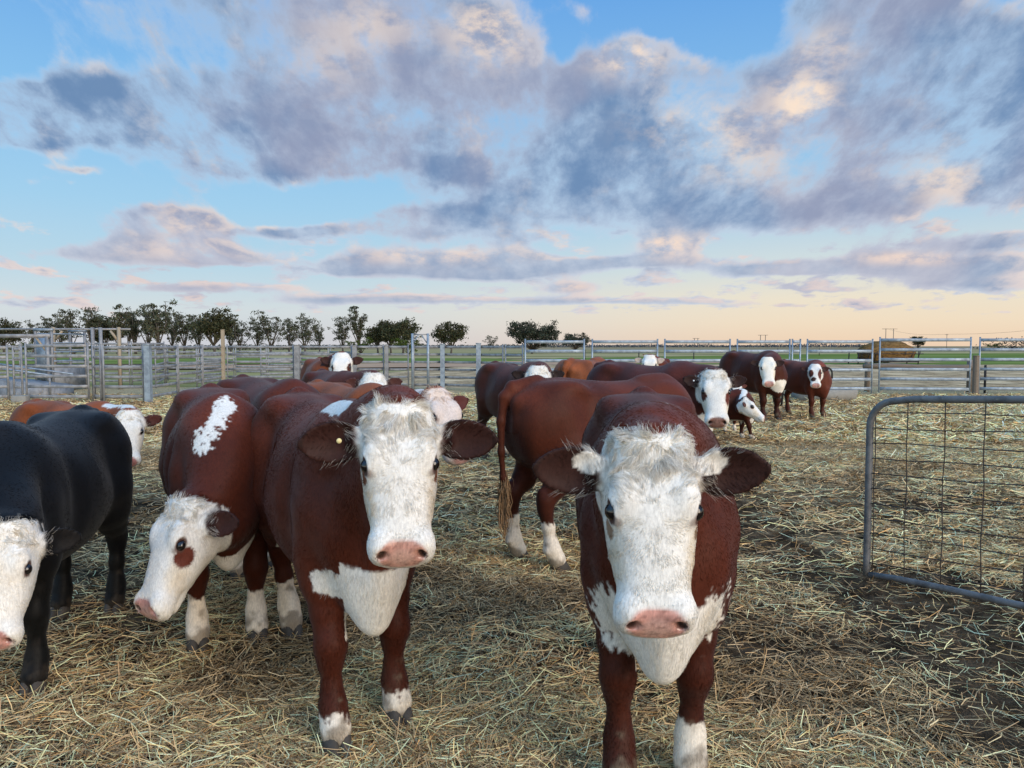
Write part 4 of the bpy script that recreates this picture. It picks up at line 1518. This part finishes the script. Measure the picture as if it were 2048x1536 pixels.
    for sg in (1, -1):
        eu, eb = (ear if (sg == 1 or ear2 is None) else ear2)
        E = l * sg + u * eb * -1 - f * eu
        E /= np.linalg.norm(E)
        Nn = u * .85 + f * .40
        Nn = Nn - E * (Nn @ E)
        Nn /= np.linalg.norm(Nn)
        S = np.cross(Nn, E)
        eo = H(.082, sg * .092, -.020)
        ER = np.stack([E, S, Nn], 1)
        L = earlen

        def ear_fn(X, Y, Z, L=L):
            t = X / L
            tc_ = np.clip(t, 0, 1)
            w = np.interp(tc_, [0, .15, .3, .5, .68, .82, .93, 1], [.026, .036, .053, .060, .055, .042, .024, .004]) * (L / .2)
            zc = .55 * Y * Y / (w + .02) * np.interp(tc_, [0, .4, 1], [1.3, .8, .5]) - .025 * np.sin(tc_ * 3.1)
            d1 = np.abs(Z - zc) - th * (1.6 - .7 * tc_)
            d2 = (np.abs(Y) - w)
            d3 = np.maximum(X - L, -X)
            return np.maximum(smax(d1, d2, .012), d3)
        g = rot_fn(ear_fn, eo, ER)
        ep = eo + (ER @ np.array([[0, L, 0, L, 0, L, 0, L], [-.075] * 4 + [.075] * 4, [-.05, -.05, .06, .06] * 2])).T
        F.put(g, ep.min(0), ep.max(0), .022)
        F.cone(H(.075, sg * .08, -.020), eo + E * .05, .036, .026, .03)
        earfr.append((eo, ER, sg))
        if horns:
            F.cone(H(-.01, sg * .07, .04), H(-.06, sg * .13, .07), .02, .008, .02)
    V, Q = F.mesh()
    del F
    # ---------------- coat
    Vh = (V - O) @ Ri
    dh = np.minimum(loft_fn(HX, HA, HT, HB, 2.45)(Vh[:, 0], Vh[:, 1], Vh[:, 2]), loft_fn(JX, JA, JT, JB, 2.2)(Vh[:, 0], Vh[:, 1], Vh[:, 2]))
    ishead = (dh < .05) & (Vh[:, 0] > -.06)

    def coat(Pl, Nl, fine=True):
        n_ = len(Pl)
        Ph = (Pl - O) @ Ri
        nz = (vnoise(Pl, 22, 3, 2) - .5) * .6 + (vnoise(Pl, 70, 5, 2) - .5) * .7
        nlow = vnoise(Pl, 5, 9, 2) - .5
        col = np.tile(np.array(base), (n_, 1)) * (1 + .45 * nlow)[:, None]
        col *= (1 + .30 * (vnoise(Pl, 60, 15, 2) - .5))[:, None]
        height_w = sstep(Pl[:, 2] + nlow * .3, .40, .72)[:, None]          # darker towards the feet, lighter and redder towards the back
        col = col * (.62 + .38 * height_w) * (1 + np.array([.55, .45, .35]) * sstep(Pl[:, 2] + nlow * .25, 1.06, 1.28)[:, None])
        wcol = np.array(white) * (1 + .10 * (vnoise(Pl, 30, 21, 2) - .5))[:, None]
        wcol = wcol * (1 - .12 * sstep(vnoise(Pl * np.array([1, 1, .6]), 9, 41, 3), .55, .80)[:, None] * np.array([.6, .9, 1.35]))

        def lay(w, colr):
            nonlocal col
            w = np.clip(w, 0, 1)[:, None]
            col = col * (1 - w) + np.asarray(colr) * w

        eps = .008
        dhh = np.minimum(loft_fn(HX, HA, HT, HB, 2.45)(Ph[:, 0], Ph[:, 1], Ph[:, 2]), loft_fn(JX, JA, JT, JB, 2.2)(Ph[:, 0], Ph[:, 1], Ph[:, 2]))
        # which ear
        w_ear = np.zeros(n_)
        t_ear = np.zeros(n_)
        for (eo, ER, sg) in earfr:
            q = (Pl - eo) @ ER
            ins_ = (q[:, 0] > .02) & (q[:, 0] < earlen + .03) & (np.abs(q[:, 1]) < .085) & (np.abs(q[:, 2]) < .075)
            far = sstep(q[:, 0] + nz * .02, .035, .06) * ins_
            w_ear = np.maximum(w_ear, far)
            t_ear = np.maximum(t_ear, np.where(ins_, q[:, 2], -1))
        # underline and brisket
        dist_c = np.full(n_, 9.0)
        ti = np.zeros(n_, int)
        for i in range(len(ts)):
            q = np.linalg.norm(Pl - c[i], axis=1)
            b_ = q < dist_c
            dist_c[b_] = q[b_]
            ti[b_] = i
        if under:
            zb = np.interp(Pl[:, 0], [-.5, -.2, .2, .45, .60, .75], [.60, .555, .53, .56, .74, .80])
            leg_far = (np.abs(Pl[:, 1]) < np.interp(Pl[:, 0], [-.6, .3, .5, .62, .8], [.14, .12, .075, .10, .2])) & (Pl[:, 0] > -.55)
            lay(sstep(zb - Pl[:, 2] + nz * .07, -eps, eps) * leg_far * (Pl[:, 2] > .40) * ~((ti >= 4) & (dist_c < .24)), wcol)
        # crest
        if crest:
            rel = Pl - c[ti]
            ud = np.sum(rel * upv[ti], 1) / (np.linalg.norm(rel, axis=1) + 1e-6)
            tt = ts[ti] + np.sum(rel * tg[ti], 1) / (dist * 1.0)
            lat = np.abs(np.sum(rel * np.cross(tg[ti], upv[ti]), 1))
            lay(sstep(ud, .55, .6) * sstep(crest[2] - lat + nz * .05, -eps, eps) * sstep(tt + nz * .1, crest[0] - .02, crest[0] + .02) * sstep(crest[1] - tt + nz * .1, -.02, .02), wcol)
        # face
        fw = sstep(.045 - dhh, -.004, .004) * sstep(Ph[:, 0] + nz * .05 + .035, -.006, .006) * (1 - w_ear)
        lay(fw * (1 if white else 0), wcol)
        ec = np.array(ears)[None] * np.ones((n_, 1))
        ec = np.where((t_ear > .0)[:, None], ec * .55, ec)
        lay(w_ear, ec)
        # socks
        for li in range(4):
            zt = socks[li]
            if not zt:
                continue
            q = np.array(legs[li])
            cx, cy = np.interp(Pl[:, 2], q[::-1, 2], q[::-1, 0]), np.interp(Pl[:, 2], q[::-1, 2], q[::-1, 1])
            near = (np.hypot(Pl[:, 0] - cx, Pl[:, 1] - cy) < .14) & (Pl[:, 2] < .62) & (np.sign(Pl[:, 1] - 0) == np.sign(cy))
            lay(sstep(zt - Pl[:, 2] + nz * .06 + .05 * (vnoise(Pl, 14, 61, 2) - .5), -eps, eps) * near, wcol * np.array([.94, .88, .80]))
        # yellowed cheeks and damp eye corners
        if white is not None and eyes and base[0] > .02:
            for sg in (1, -1):
                ck = np.sqrt(((Ph[:, 0] - .305) / .13)**2 + ((Ph[:, 1] - sg * .092) / .035)**2 + ((Ph[:, 2] - .0) / .085)**2)
                lay(.55 * sstep(1 - ck + nz * .5, -.1, .8) * sstep(.06 - dhh, -.004, .004), np.array(white) * np.array([.82, .68, .48]))
                tr_ = np.sqrt(((Ph[:, 0] - .222) / .022)**2 + ((Ph[:, 1] - sg * .100) / .022)**2 + ((Ph[:, 2] - .062) / .016)**2)
                lay(.6 * sstep(1 - tr_ + nz * .5, -.1, .5), (.16, .085, .06))
        mudw = sstep(vnoise(Pl, 16, 77, 3) + .5 * sstep(.17 - Pl[:, 2], 0, .16), .62, .85) * sstep(.34 - Pl[:, 2], 0, .1)
        lay((.75 if base[0] > .02 else .15) * mudw, (.14, .105, .07))
        for (fr, ctr, rad, colr, amp) in paint:
            if fr == 'e':
                q, g_ = Ph, 1.0
            elif fr == 'h':
                q = Ph
                g_ = sstep(.06 - dhh, -.004, .004)
            else:
                q, g_ = Pl, 1.0
            dd = np.sqrt((((q - np.array(ctr)) / np.array(rad))**2).sum(1))
            cc_ = wcol if colr == 'w' else (np.array(base) if colr == 'b' else np.array(colr))
            lay(sstep(1 - dd + nz * amp, -.06, .06) * g_, cc_)
        if ears is not None and eyes:
            for sg in (1, -1):   # eyelid rim, dark
                dd = np.linalg.norm((Ph - np.array([.193, sg * .114, .053])) / np.array([.041, .024, .026]), axis=1)
                lay(sstep(1 - dd, -.15, .15), (.085, .040, .030))
        # muzzle
        if muz is not None:
            pd = ((np.abs(Ph[:, 0] - .482) / .044)**2.6 + (np.abs(Ph[:, 1]) / .074)**2.6 + (np.abs(Ph[:, 2] - .006) / .066)**2.6)**(1 / 2.6)
            lay(sstep(1 - pd + nz * .12, -.10, .10), np.array(muz) * (1 - .30 * sstep(vnoise(Pl, 45, 33, 2), .5, .7))[:, None])
            mid_ = np.sqrt(((Ph[:, 0] - .492) / .026)**2 + (Ph[:, 1] / .040)**2 + ((Ph[:, 2] - .005) / .06)**2)
            lay(.55 * sstep(1 - mid_ + nz * .2, -.3, .4), np.clip(np.array(muz) * np.array([1.15, 1.5, 1.6]), 0, .8))
            spk = sstep(vnoise(Pl, 130, 35, 2), .60, .72) * sstep(1.1 - pd, 0, .1)
            lay(.6 * spk, np.array(muz) * .35)
            for sg in (1, -1):
                dd = np.linalg.norm((Ph - np.array([.478, sg * .066, .012])) / np.array([.022, .018, .024]), axis=1)
                lay(.92 * sstep(1 - dd, -.25, .35), np.array(muz) * .15)
        return np.clip(col, .004, .95)

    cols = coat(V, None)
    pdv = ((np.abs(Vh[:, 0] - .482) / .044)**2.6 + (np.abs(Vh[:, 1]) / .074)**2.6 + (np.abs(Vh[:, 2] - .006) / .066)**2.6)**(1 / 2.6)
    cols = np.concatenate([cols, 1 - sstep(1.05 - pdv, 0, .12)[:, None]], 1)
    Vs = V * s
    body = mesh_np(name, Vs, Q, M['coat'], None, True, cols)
    body.location = loc
    body.rotation_euler = (0, 0, hd)
    tag(body, label, cat, group)
    # ---------------- eyes
    if eyes:
        for sg in (1, -1):
            rad = .0240 * s * hs
            nu, nvv = 14, 9
            vv = [[0, 0, 1.0]] + [[math.sin(math.pi * j / nvv) * math.cos(2 * math.pi * i / nu), math.sin(math.pi * j / nvv) * math.sin(2 * math.pi * i / nu), math.cos(math.pi * j / nvv)] for j in range(1, nvv) for i in range(nu)] + [[0, 0, -1.0]]
            vv = np.array(vv) * rad * np.array([1.12, .95, .90]) @ R.T + H(.191, sg * .1015, .0475) * s
            T = [(0, 1 + i, 1 + (i + 1) % nu) for i in range(nu)] + [(len(vv) - 1, 1 + (nvv - 2) * nu + (i + 1) % nu, 1 + (nvv - 2) * nu + i) for i in range(nu)]
            Qq = [(1 + (j) * nu + i, 1 + (j + 1) * nu + i, 1 + (j + 1) * nu + (i + 1) % nu, 1 + j * nu + (i + 1) % nu) for j in range(nvv - 2) for i in range(nu)]
            mesh_np('eye', vv, [np.array(Qq), np.array(T)], M['eye'], body)
    # ---------------- hooves
    for li, pts in enumerate(legs):
        x, y, z, rad = pts[-1]
        mb = MB()
        for sg in (1, -1):
            rings, nn = [], 12
            for (zz, lx, ly, ox) in ((-.004, .062, .031, .022), (.012, .060, .031, .020), (.040, .050, .028, .010), (.066, .042, .025, .0)):
                an = np.arange(nn) * 2 * math.pi / nn
                rx = np.where(np.cos(an) > 0, lx * 1.1, lx * .8)
                rings.append(np.stack([x + ox + rx * np.cos(an), y + sg * (.0255 - .004 * np.cos(an)) + ly * np.sin(an), np.full(nn, zz)], 1))
            vv = np.concatenate(rings + [rings[-1].mean(0)[None], rings[0].mean(0)[None]])
            qq = [(i * nn + j, i * nn + (j + 1) % nn, (i + 1) * nn + (j + 1) % nn, (i + 1) * nn + j) for i in range(3) for j in range(nn)]
            tt_ = [(3 * nn + j, 3 * nn + (j + 1) % nn, 4 * nn) for j in range(nn)] + [(j, 4 * nn + 1, (j + 1) % nn) for j in range(nn)]
            mb.add(vv * s, qq, tt_)
        mb.build('hoof', M['hoof'], body, True)
    if tagear is not None:
        eo, ER, sg = earfr[tagear[0]]
        mb = MB()
        cpt = (eo + ER @ np.array([.10, -.008, .018])) * s
        mb.tube([cpt, cpt + ER[:, 2] * .006], .008, 12)
        mb.build('ear_tag', M[tagear[1]], body, True)
    # ---------------- hair
    if hair:
        nrm, area = vnormals(V, Q)
        fc = V[Q].mean(1)
        fh = (fc - O) @ Ri
        fhd = np.minimum(loft_fn(HX, HA, HT, HB, 2.45)(fh[:, 0], fh[:, 1], fh[:, 2]), .2)
        hd_f = (fhd < .05) & (fh[:, 0] > -.06)
        w = area * np.where(hd_f, 4.0, 1.0)
        w = w * np.where(hd_f & (((fh[:, 0] > .437) & (fh[:, 2] > -.045) & (np.abs(fh[:, 1]) < .068)) | (fh[:, 0] > .512)), .0, 1.0)
        pk = rng.choice(len(Q), hair, p=w / w.sum())
        uv = rng.random((hair, 2))
        q = Q[pk]
        u1, v1 = uv[:, :1], uv[:, 1:]
        root = (V[q[:, 0]] * (1 - u1) * (1 - v1) + V[q[:, 1]] * u1 * (1 - v1) + V[q[:, 2]] * u1 * v1 + V[q[:, 3]] * (1 - u1) * v1)
        nn = (nrm[q[:, 0]] * (1 - u1) * (1 - v1) + nrm[q[:, 1]] * u1 * (1 - v1) + nrm[q[:, 2]] * u1 * v1 + nrm[q[:, 3]] * (1 - u1) * v1)
        rh = (root - O) @ Ri
        dhr = np.minimum(loft_fn(HX, HA, HT, HB, 2.45)(rh[:, 0], rh[:, 1], rh[:, 2]), .2)
        ish = (dhr < .05) & (rh[:, 0] > -.06)
        flow = np.tile(np.array([-.7, 0, -.7]), (hair, 1))
        leg_ = root[:, 2] < .5
        flow[leg_] = (0, 0, -1)
        nk = root[:, 0] > .65
        flow[nk] = flow[nk] * .5 + np.array([0, 0, -.5])
        whorl = np.array([.215, 0, .085])
        rad_ = rh - whorl
        rad_ /= np.linalg.norm(rad_, axis=1)[:, None] + 1e-6
        hf = rad_ @ R.T
        flow[ish] = hf[ish]
        L = np.full(hair, .0105)
        topness = sstep(.17 - rh[:, 0], 0, .15) * sstep(rh[:, 2], -.02, .05)
        L = np.where(ish, .011 + .036 * topness * tuft, L)
        L = np.where(ish & (rh[:, 0] > .36), .008, L)
        pollw = ish & (rh[:, 0] < .035) & (rh[:, 2] > .0)
        L = np.where(pollw, (.024 + .026 * rng.random(hair)) * (.5 + .5 * tuft), L)
        # the forelock parts down the middle and falls to both sides and over the forehead
        part = (np.clip(rh[:, 1] / .06, -1, 1) * .45 + rng.normal(0, .25, hair))[:, None] * Rr[:, 1] + Rr[:, 0] * (.10 + .5 * sstep(rh[:, 0], .0, .05))[:, None] - Rr[:, 0] * (.35 * sstep(.02 - rh[:, 0], 0, .03))[:, None]
        wt = (sstep(.115 - rh[:, 0], 0, .07) * ish)[:, None]
        flow = flow * (1 - wt) + part * wt
        L = np.where((root[:, 2] < .70) & (np.abs(root[:, 1]) < .18) & (root[:, 0] > .5) & ~ish, .028, L)
        L = np.where(leg_, .014, L)
        lift = np.where(ish, .14 + .06 * topness, .13)
        streak = np.zeros(hair, bool)
        # ears: long fringe
        for (eo, ER, sg) in earfr:
            qe = (root - eo) @ ER
            ins_ = (qe[:, 0] > .015) & (qe[:, 0] < earlen + .02) & (np.abs(qe[:, 1]) < .08) & (np.abs(qe[:, 2]) < .07)
            fl = np.sign(qe[:, 1])[:, None] * ER[:, 1] * .6 + ER[:, 0] * .6
            flow[ins_] = fl[ins_]
            edge = ins_ & (np.abs(qe[:, 1]) > .025)
            L = np.where(ins_, .014, L)
            L = np.where(edge & (qe[:, 0] < .12) & (qe[:, 0] > .05), .018 * tuft, L)
            L = np.where(ins_ & (qe[:, 0] > .13), .016, L)
            inner = ins_ & (qe[:, 2] > -.004) & (qe[:, 0] < .15) & (rng.random(hair) < .40 * earwhite)
            L = np.where(inner, .036, L)
            streak |= inner
            ish = ish & ~ins_
        # brows
        for sg in (1, -1):
            de = np.linalg.norm(rh - np.array([.162, sg * .108, .062]), axis=1)
            L = np.where(de < .022, .020, L)
            flow[de < .026] = l * sg + f * .3
            dl2 = np.linalg.norm((rh - np.array([.191, sg * .112, .053])) / np.array([1.25, 1, 1]), axis=1)
            L = np.where(dl2 < .033, .0005, np.where(dl2 < .044, .005, L))
        flow = flow - nn * np.sum(flow * nn, 1)[:, None]
        flow /= np.linalg.norm(flow, axis=1)[:, None] + 1e-6
        jit = rng.normal(0, .13, (hair, 3))
        lock = np.where(ish[:, None], np.stack([vnoise(root, 42, 50 + i, 2) - .5 for i in range(3)], 1) * (1.0 + 1.5 * topness)[:, None], np.stack([vnoise(root, 11, 60 + i, 2) - .5 for i in range(3)], 1) * 3.4)
        dirn = flow * 1.0 + nn * lift[:, None] + jit + lock * np.where(ish, 1.0, .22)[:, None]
        dirn /= np.linalg.norm(dirn, axis=1)[:, None]
        L = L * (.6 + .8 * rng.random(hair)) * hairmul
        npt = 6
        sidev = np.cross(nn, flow)
        phase = vnoise(root, 26, 140, 2) * 16
        curl_a = curl * .0055 * topness * ish
        pts = np.zeros((hair, npt, 3), np.float32)
        pts[:, 0] = root - nn * .002
        bend = flow * .8 - nn * np.where(ish, .55, .40)[:, None] + lock * np.where(ish, .9, .15)[:, None]
        p_ = root.copy()
        d_ = dirn.copy()
        for i in range(1, npt):
            p_ = p_ + d_ * (L / (npt - 1))[:, None]
            pts[:, i] = p_ + sidev * (curl_a * np.sin(phase + i * 1.7) * i / 3)[:, None]
            d_ = d_ + bend * .26
            d_ /= np.linalg.norm(d_, axis=1)[:, None]
        # hairs gather into locks: neighbours lean towards their common mean curve
        cs = np.where(ish, .0105, .012)
        wob = np.stack([vnoise(root, 60, 200 + i, 1) for i in range(3)], 1)
        cell = np.floor(root / cs[:, None] + wob * 1.2).astype(np.int64)
        cell -= cell.min(0)
        mx = cell.max(0) + 1
        cid = ((cell[:, 0] * mx[1] + cell[:, 1]) * mx[2] + cell[:, 2]) * 2 + ish
        _, inv = np.unique(cid, return_inverse=True)
        cnt = np.bincount(inv).astype(float)
        pull = np.where(ish, .25 + .50 * topness, .10)
        for i in range(1, npt):
            mean = np.stack([np.bincount(inv, pts[:, i, k]) / cnt for k in range(3)], 1)[inv]
            wgt = (pull * (i / (npt - 1))**.8)[:, None]
            pts[:, i] = pts[:, i] * (1 - wgt) + mean * wgt
        lockv = rng.random(len(cnt))[inv]
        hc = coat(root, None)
        hc = hc * (1 + (lockv[:, None] - .5) * np.where(ish, .30 * topness + .04, .08)[:, None] * np.array([.8, 1.0, 1.25]))
        hc = hc * (.80 + .45 * rng.random((hair, 1)))
        cl_ = sstep(vnoise(root, 55, 171, 2), .46, .66) * topness * ish
        hc = hc * (1 - cl_[:, None] * np.array([.13, .18, .27]))
        hc[streak] = np.array([.55, .50, .44]) * (.7 + .5 * rng.random((int(streak.sum()), 1)))
        cu = bpy.data.hair_curves.new('coat_hair')
        cu.add_curves([npt] * hair)
        cu.attributes['position'].data.foreach_set('vector', (pts * s).ravel())
        rad0 = .00055 * (1.0 if voxel < .008 else voxel / .0075)
        rads = (np.where(ish, .62 + .38 * topness, .50)[:, None] * np.array([[1, .97, .9, .75, .5, .12]]) * rad0).ravel().astype(np.float32)
        ra = cu.attributes.get('radius') or cu.attributes.new('radius', 'FLOAT', 'POINT')
        ra.data.foreach_set('value', rads)
        at = cu.attributes.new('coat', 'FLOAT_COLOR', 'CURVE')
        c4 = np.ones((hair, 4), np.float32)
        c4[:, :3] = np.clip(hc, 0.003, .92)
        at.data.foreach_set('color', c4.ravel())
        cu.materials.append(M['hair'])
        ho = bpy.data.objects.new('coat_hair', cu)
        COL.objects.link(ho)
        ho.parent = body
    if tailswitch is not None:
        nsw = 300
        rt = np.array([-.842, .008, .62]) + rng.normal(0, .012, (nsw, 3)) + np.array([0, 0, 1]) * rng.uniform(-.12, .06, (nsw, 1))
        pts = np.zeros((nsw, 6, 3))
        ln = rng.uniform(.12, .32, nsw)
        sp = rng.normal(0, .016, (nsw, 3))
        wv = rng.normal(0, .012, (nsw, 6, 3))
        for i in range(6):
            t = i / 5
            pts[:, i] = rt + np.array([0, 0, -1]) * (ln * t)[:, None] + sp * math.sin(t * 2.6) + wv[:, i] * t
        mb = MB()
        wd = .0022
        side = rng.normal(0, 1, (nsw, 3))
        side[:, 2] = 0
        side /= np.linalg.norm(side, axis=1)[:, None]
        VV = np.concatenate([pts - side[:, None] * wd, pts + side[:, None] * wd], 2).reshape(nsw, 12, 3)
        base_i = (np.arange(nsw) * 12)[:, None]
        qs = np.concatenate([base_i + np.array([[2 * i, 2 * i + 1, 2 * i + 3, 2 * i + 2]]) for i in range(5)])
        VV = VV.reshape(-1, 3) * s
        tcol = np.repeat(np.array(tailswitch)[None] * (.6 + .8 * rng.random((nsw, 1))), 12, 0)
        mesh_np('tail_switch', VV, qs, M['coat'], body, True, tcol)
    return body


ONLY = None


def beast(key, *a, **k):
    if ONLY and key not in ONLY.split(','):
        return None
    return cow(*a, **k)


beast('A', 'red_cow', 'large red cow facing the viewer head on, white curly forehead, ears straight out', (.555, 2.98), -97, 1.0, P(1312, 1008, 1.93), -92, 72, 0, .0075, (.072, .0152, .0066),
      ears=(.034, .013, .010), hair=190000, socks=(.20, .0, .25, .25), tuft=1.35, earwhite=.7, ear=(.05, -.22), earlen=.235, brisket=.75, hs=.97, girth=.87, curl=.7, cat='cow', muz=(.60, .30, .24),
      feet=((-.05, -.03), (.02, .02), (0, 0), (0, 0)),
      paint=[('b', (.50, .0, 1.27), (.045, .032, .16), 'w', .5), ('b', (.62, .0, .62), (.22, .25, .175), 'w', .6), ('b', (.70, .0, .80), (.30, .17, .13), 'b', .3),
             ('e', (.045, .125, .0), (.040, .075, .06), 'w', .5), ('e', (.045, -.125, .0), (.040, .075, .06), 'w', .5), ('h', (.235, .105, .012), (.03, .03, .02), (.30, .20, .13), .6), ('h', (.235, -.105, .012), (.03, .03, .02), (.30, .20, .13), .6)])
beast('C', 'red_cow', 'dark red cow with white face, brown tear marks and hanging white brisket, dark drooping ears', (-.82, 3.33), -62, .985, P(801, 914, 2.25), -80, 66, 0, .0075, (.080, .0170, .0072),
      ears=(.034, .012, .009), hair=190000, socks=(.12, .12, .3, .28), tuft=1.1, earwhite=.3, ear=(-.08, -.12), earlen=.232, brisket=1.1, hs=.915, girth=.80, curl=.5, muz=(.50, .25, .19), tagear=(1, 'tag'),
      feet=((.02, .0), (.12, .0), (0, -.03), (.0, .09)),
      paint=[('b', (.69, .0, .57), (.16, .095, .16), 'w', .3), ('b', (.60, -.13, .64), (.12, .09, .06), 'w', .5), ('b', (.72, .0, .77), (.2, .16, .07), 'b', .3), ('b', (.50, -.075, 1.27), (.30, .05, .07), 'w', .5), ('h', (.215, .115, .018), (.035, .03, .022), (.20, .075, .035), .4), ('h', (.215, -.115, .018), (.035, .03, .022), (.20, .075, .035), .4)])
beast('D', 'red_cow', 'red cow with ragged white shoulder patch, lowered head, brown patch under one eye', (-1.64, 4.16), -65, .97, P(322, 1075, 3.2), -118, 62, -8, .010, (.074, .0160, .0068),
      ears=(.045, .016, .012), hair=60000, socks=(.26, .26, .22, .22), ear=(.25, .25), crest=None, neckdrop=.35, feet=((0, .0), (.0, .0), (0, 0), (0, 0)), girth=.85, hs=.97, curl=.6,
      paint=[('b', (.55, .01, 1.20), (.10, .05, .09), 'w', 1.1), ('b', (.585, -.03, 1.15), (.11, .038, .10), 'w', 1.0), ('b', (.615, -.065, 1.10), (.11, .040, .10), 'w', 1.0), ('b', (.645, -.10, 1.05), (.11, .05, .09), 'w', 1.2), ('h', (.235, .11, .012), (.05, .06, .042), (.12, .03, .018), .3)])
beast('E', 'black_cow', 'black cow with white face lowered at the left edge', (-2.29, 3.61), -80, .90, P(-10, 1132, 2.7), -76, 68, 4, .010, BLACK,
      ears=BLACK, hair=50000, socks=(0, 0, 0, 0), under=False, ear=(.25, .55), neckdrop=.35, earwhite=.4, hs=.93, girth=.90)
beast('B', 'red_cow', 'red cow standing side on behind the front cow, pale tail switch, white hind feet', (.70, 5.35), 27, 1.0, P(1385, 925, 5.75), 20, 72, 0, .011, (.066, .0155, .0072),
      hair=40000, socks=(.25, .25, .33, .33), neckdrop=.6, crest=(.1, 1.0, .03), tailswitch=(.27, .165, .085), feet=((0, 0), (0, 0), (-.04, 0), (.08, 0)))
beast('F', 'red_cow', 'small orange backed cow behind the black one, white face looking at the viewer', (-3.72, 6.35), -25, .80, P(256, 858, 5.75), -68, 64, 0, .014, ORANGE,
      hair=15000, crest=(.3, 1.0, .06), neckdrop=.1, muz=(.40, .16, .14), ears=(.07, .02, .016))
beast('G', 'red_cow', 'dark red cow behind the two front cows on the left, only its back showing', (-1.78, 5.5), -52, .98, P(690, 905, 4.45), -50, 70, 0, .014, DKRED, hair=12000, neckdrop=.6)
beast('H', 'red_cow', 'orange red cow with freckled pinkish white face, behind the ear of the front left cow', (-1.33, 6.1), -50, .93, P(898, 822, 4.7), -48, 52, 0, .012, ORANGE,
      hair=20000, crest=(.25, 1.0, .07), white=(.70, .58, .50), neckdrop=.1, ears=(.09, .025, .02))
beast('I', 'red_cow', 'dark red cow, white curly poll, one pale ear, looking over the orange back', (-1.95, 8.25), -62, .95, P(745, 780, 7.2), -84, 62, 0, .014, DKRED, hair=12000, ears=(.07, .025, .02))
beast('J', 'red_cow', 'farthest left cow, white face with dark patches round eye and nose', (-2.83, 11.3), -70, 1.02, P(682, 729, 10.5), -82, 58, 0, .014, (.12, .032, .012), ears=(.04, .015, .012),
      paint=[('h', (.20, .10, .03), (.08, .05, .06), (.07, .018, .012), .4), ('h', (.20, -.12, .02), (.06, .04, .06), (.05, .014, .010), .3), ('h', (.46, -.02, .04), (.06, .06, .05), (.05, .02, .014), .2)], muz=(.06, .025, .02))
beast('L', 'red_cow', 'dark red cow with bare white poll beside the tail of the side on cow', (.06, 9.5), -62, 1.0, P(1077, 764, 8.2), -90, 66, 0, .014, DKRED, hair=8000, socks=(.4, .4, .4, .4), ears=(.02, .012, .012))
beast('N', 'red_cow', 'orange brown cow seen from behind, between white poll and dark back', (1.16, 11.6), 62, 1.02, P(1262, 775, 12.9), 62, 60, 0, .014, (.15, .045, .016), neckdrop=.5)
beast('O', 'red_cow', 'dark red cow with white face and two brown eye patches, white tag in its ear', (1.50, 8.1), -52, 1.03, P(1433, 777, 7.15), -98, 62, 0, .013, (.062, .015, .010), hair=20000, ears=(.03, .014, .012), tagear=(1, 'wtag'),
      paint=[('h', (.235, .105, .03), (.085, .045, .05), (.13, .032, .02), .4), ('h', (.22, -.105, .03), (.06, .035, .05), (.08, .022, .014), .4)], muz=(.22, .10, .075))
beast('P', 'red_cow', 'far red cow peeping over dark back, pale ears and short horns', (2.95, 15.2), -102, .98, P(1299, 727, 14.3), -99, 60, 0, .014, (.09, .022, .012), horns=True, ears=(.45, .36, .30))
beast('Q', 'red_cow', 'big red cow with pale brisket and pink nose, left of the patch faced young cow', (5.0, 15.5), -68, 1.08, P(1537, 733, 14.3), -100, 60, 0, .014, DKRED, white=(.78, .72, .62), socks=(.0, .0, .2, .2), under=False, brisket=1.2, ears=(.03, .014, .012),
      paint=[('b', (.72, 0, .66), (.13, .20, .12), 'w', .4)])
beast('T', 'red_cow', 'young red cow with brown patches on its white face, standing before the fence', (6.2, 16.0), -68, .93, P(1631, 743, 15.2), -106, 58, 0, .014, (.10, .024, .012), socks=(0, 0, 0, 0), under=False, ears=(.05, .02, .016),
      paint=[('h', (.22, .09, .05), (.13, .05, .07), (.11, .028, .018), .4), ('h', (.20, -.08, .05), (.09, .05, .07), (.08, .022, .014), .4), ('h', (.35, -.04, .05), (.05, .05, .05), (.05, .02, .014), .3)])
beast('R', 'calf', 'dark red calf with white head, stepping towards the right under the big cow', (3.38, 11.95), -12, .63, P(1508, 808, 11.5), -24, 42, 0, .012, DKRED, cat='calf', group='calves among the cows', hs=1.32, girth=.85, hair=10000, crest=(.0, 1.0, .07),
      socks=(.16, .16, .2, .2), feet=((.0, 0), (.22, 0), (0, 0), (.1, 0)), tail=True, ears=(.10, .03, .02), paint=[('h', (.19, -.10, .04), (.04, .04, .035), (.14, .04, .025), .3), ('b', (.62, 0, .72), (.14, .2, .16), 'w', .4)])
beast('S', 'calf', 'smaller calf behind, only its white face with dark eye showing', (3.72, 13.2), -80, .60, P(1474, 775, 12.4), -95, 50, 0, .014, RED, cat='calf', group='calves among the cows', hs=1.15, girth=.85, ears=(.16, .045, .03))
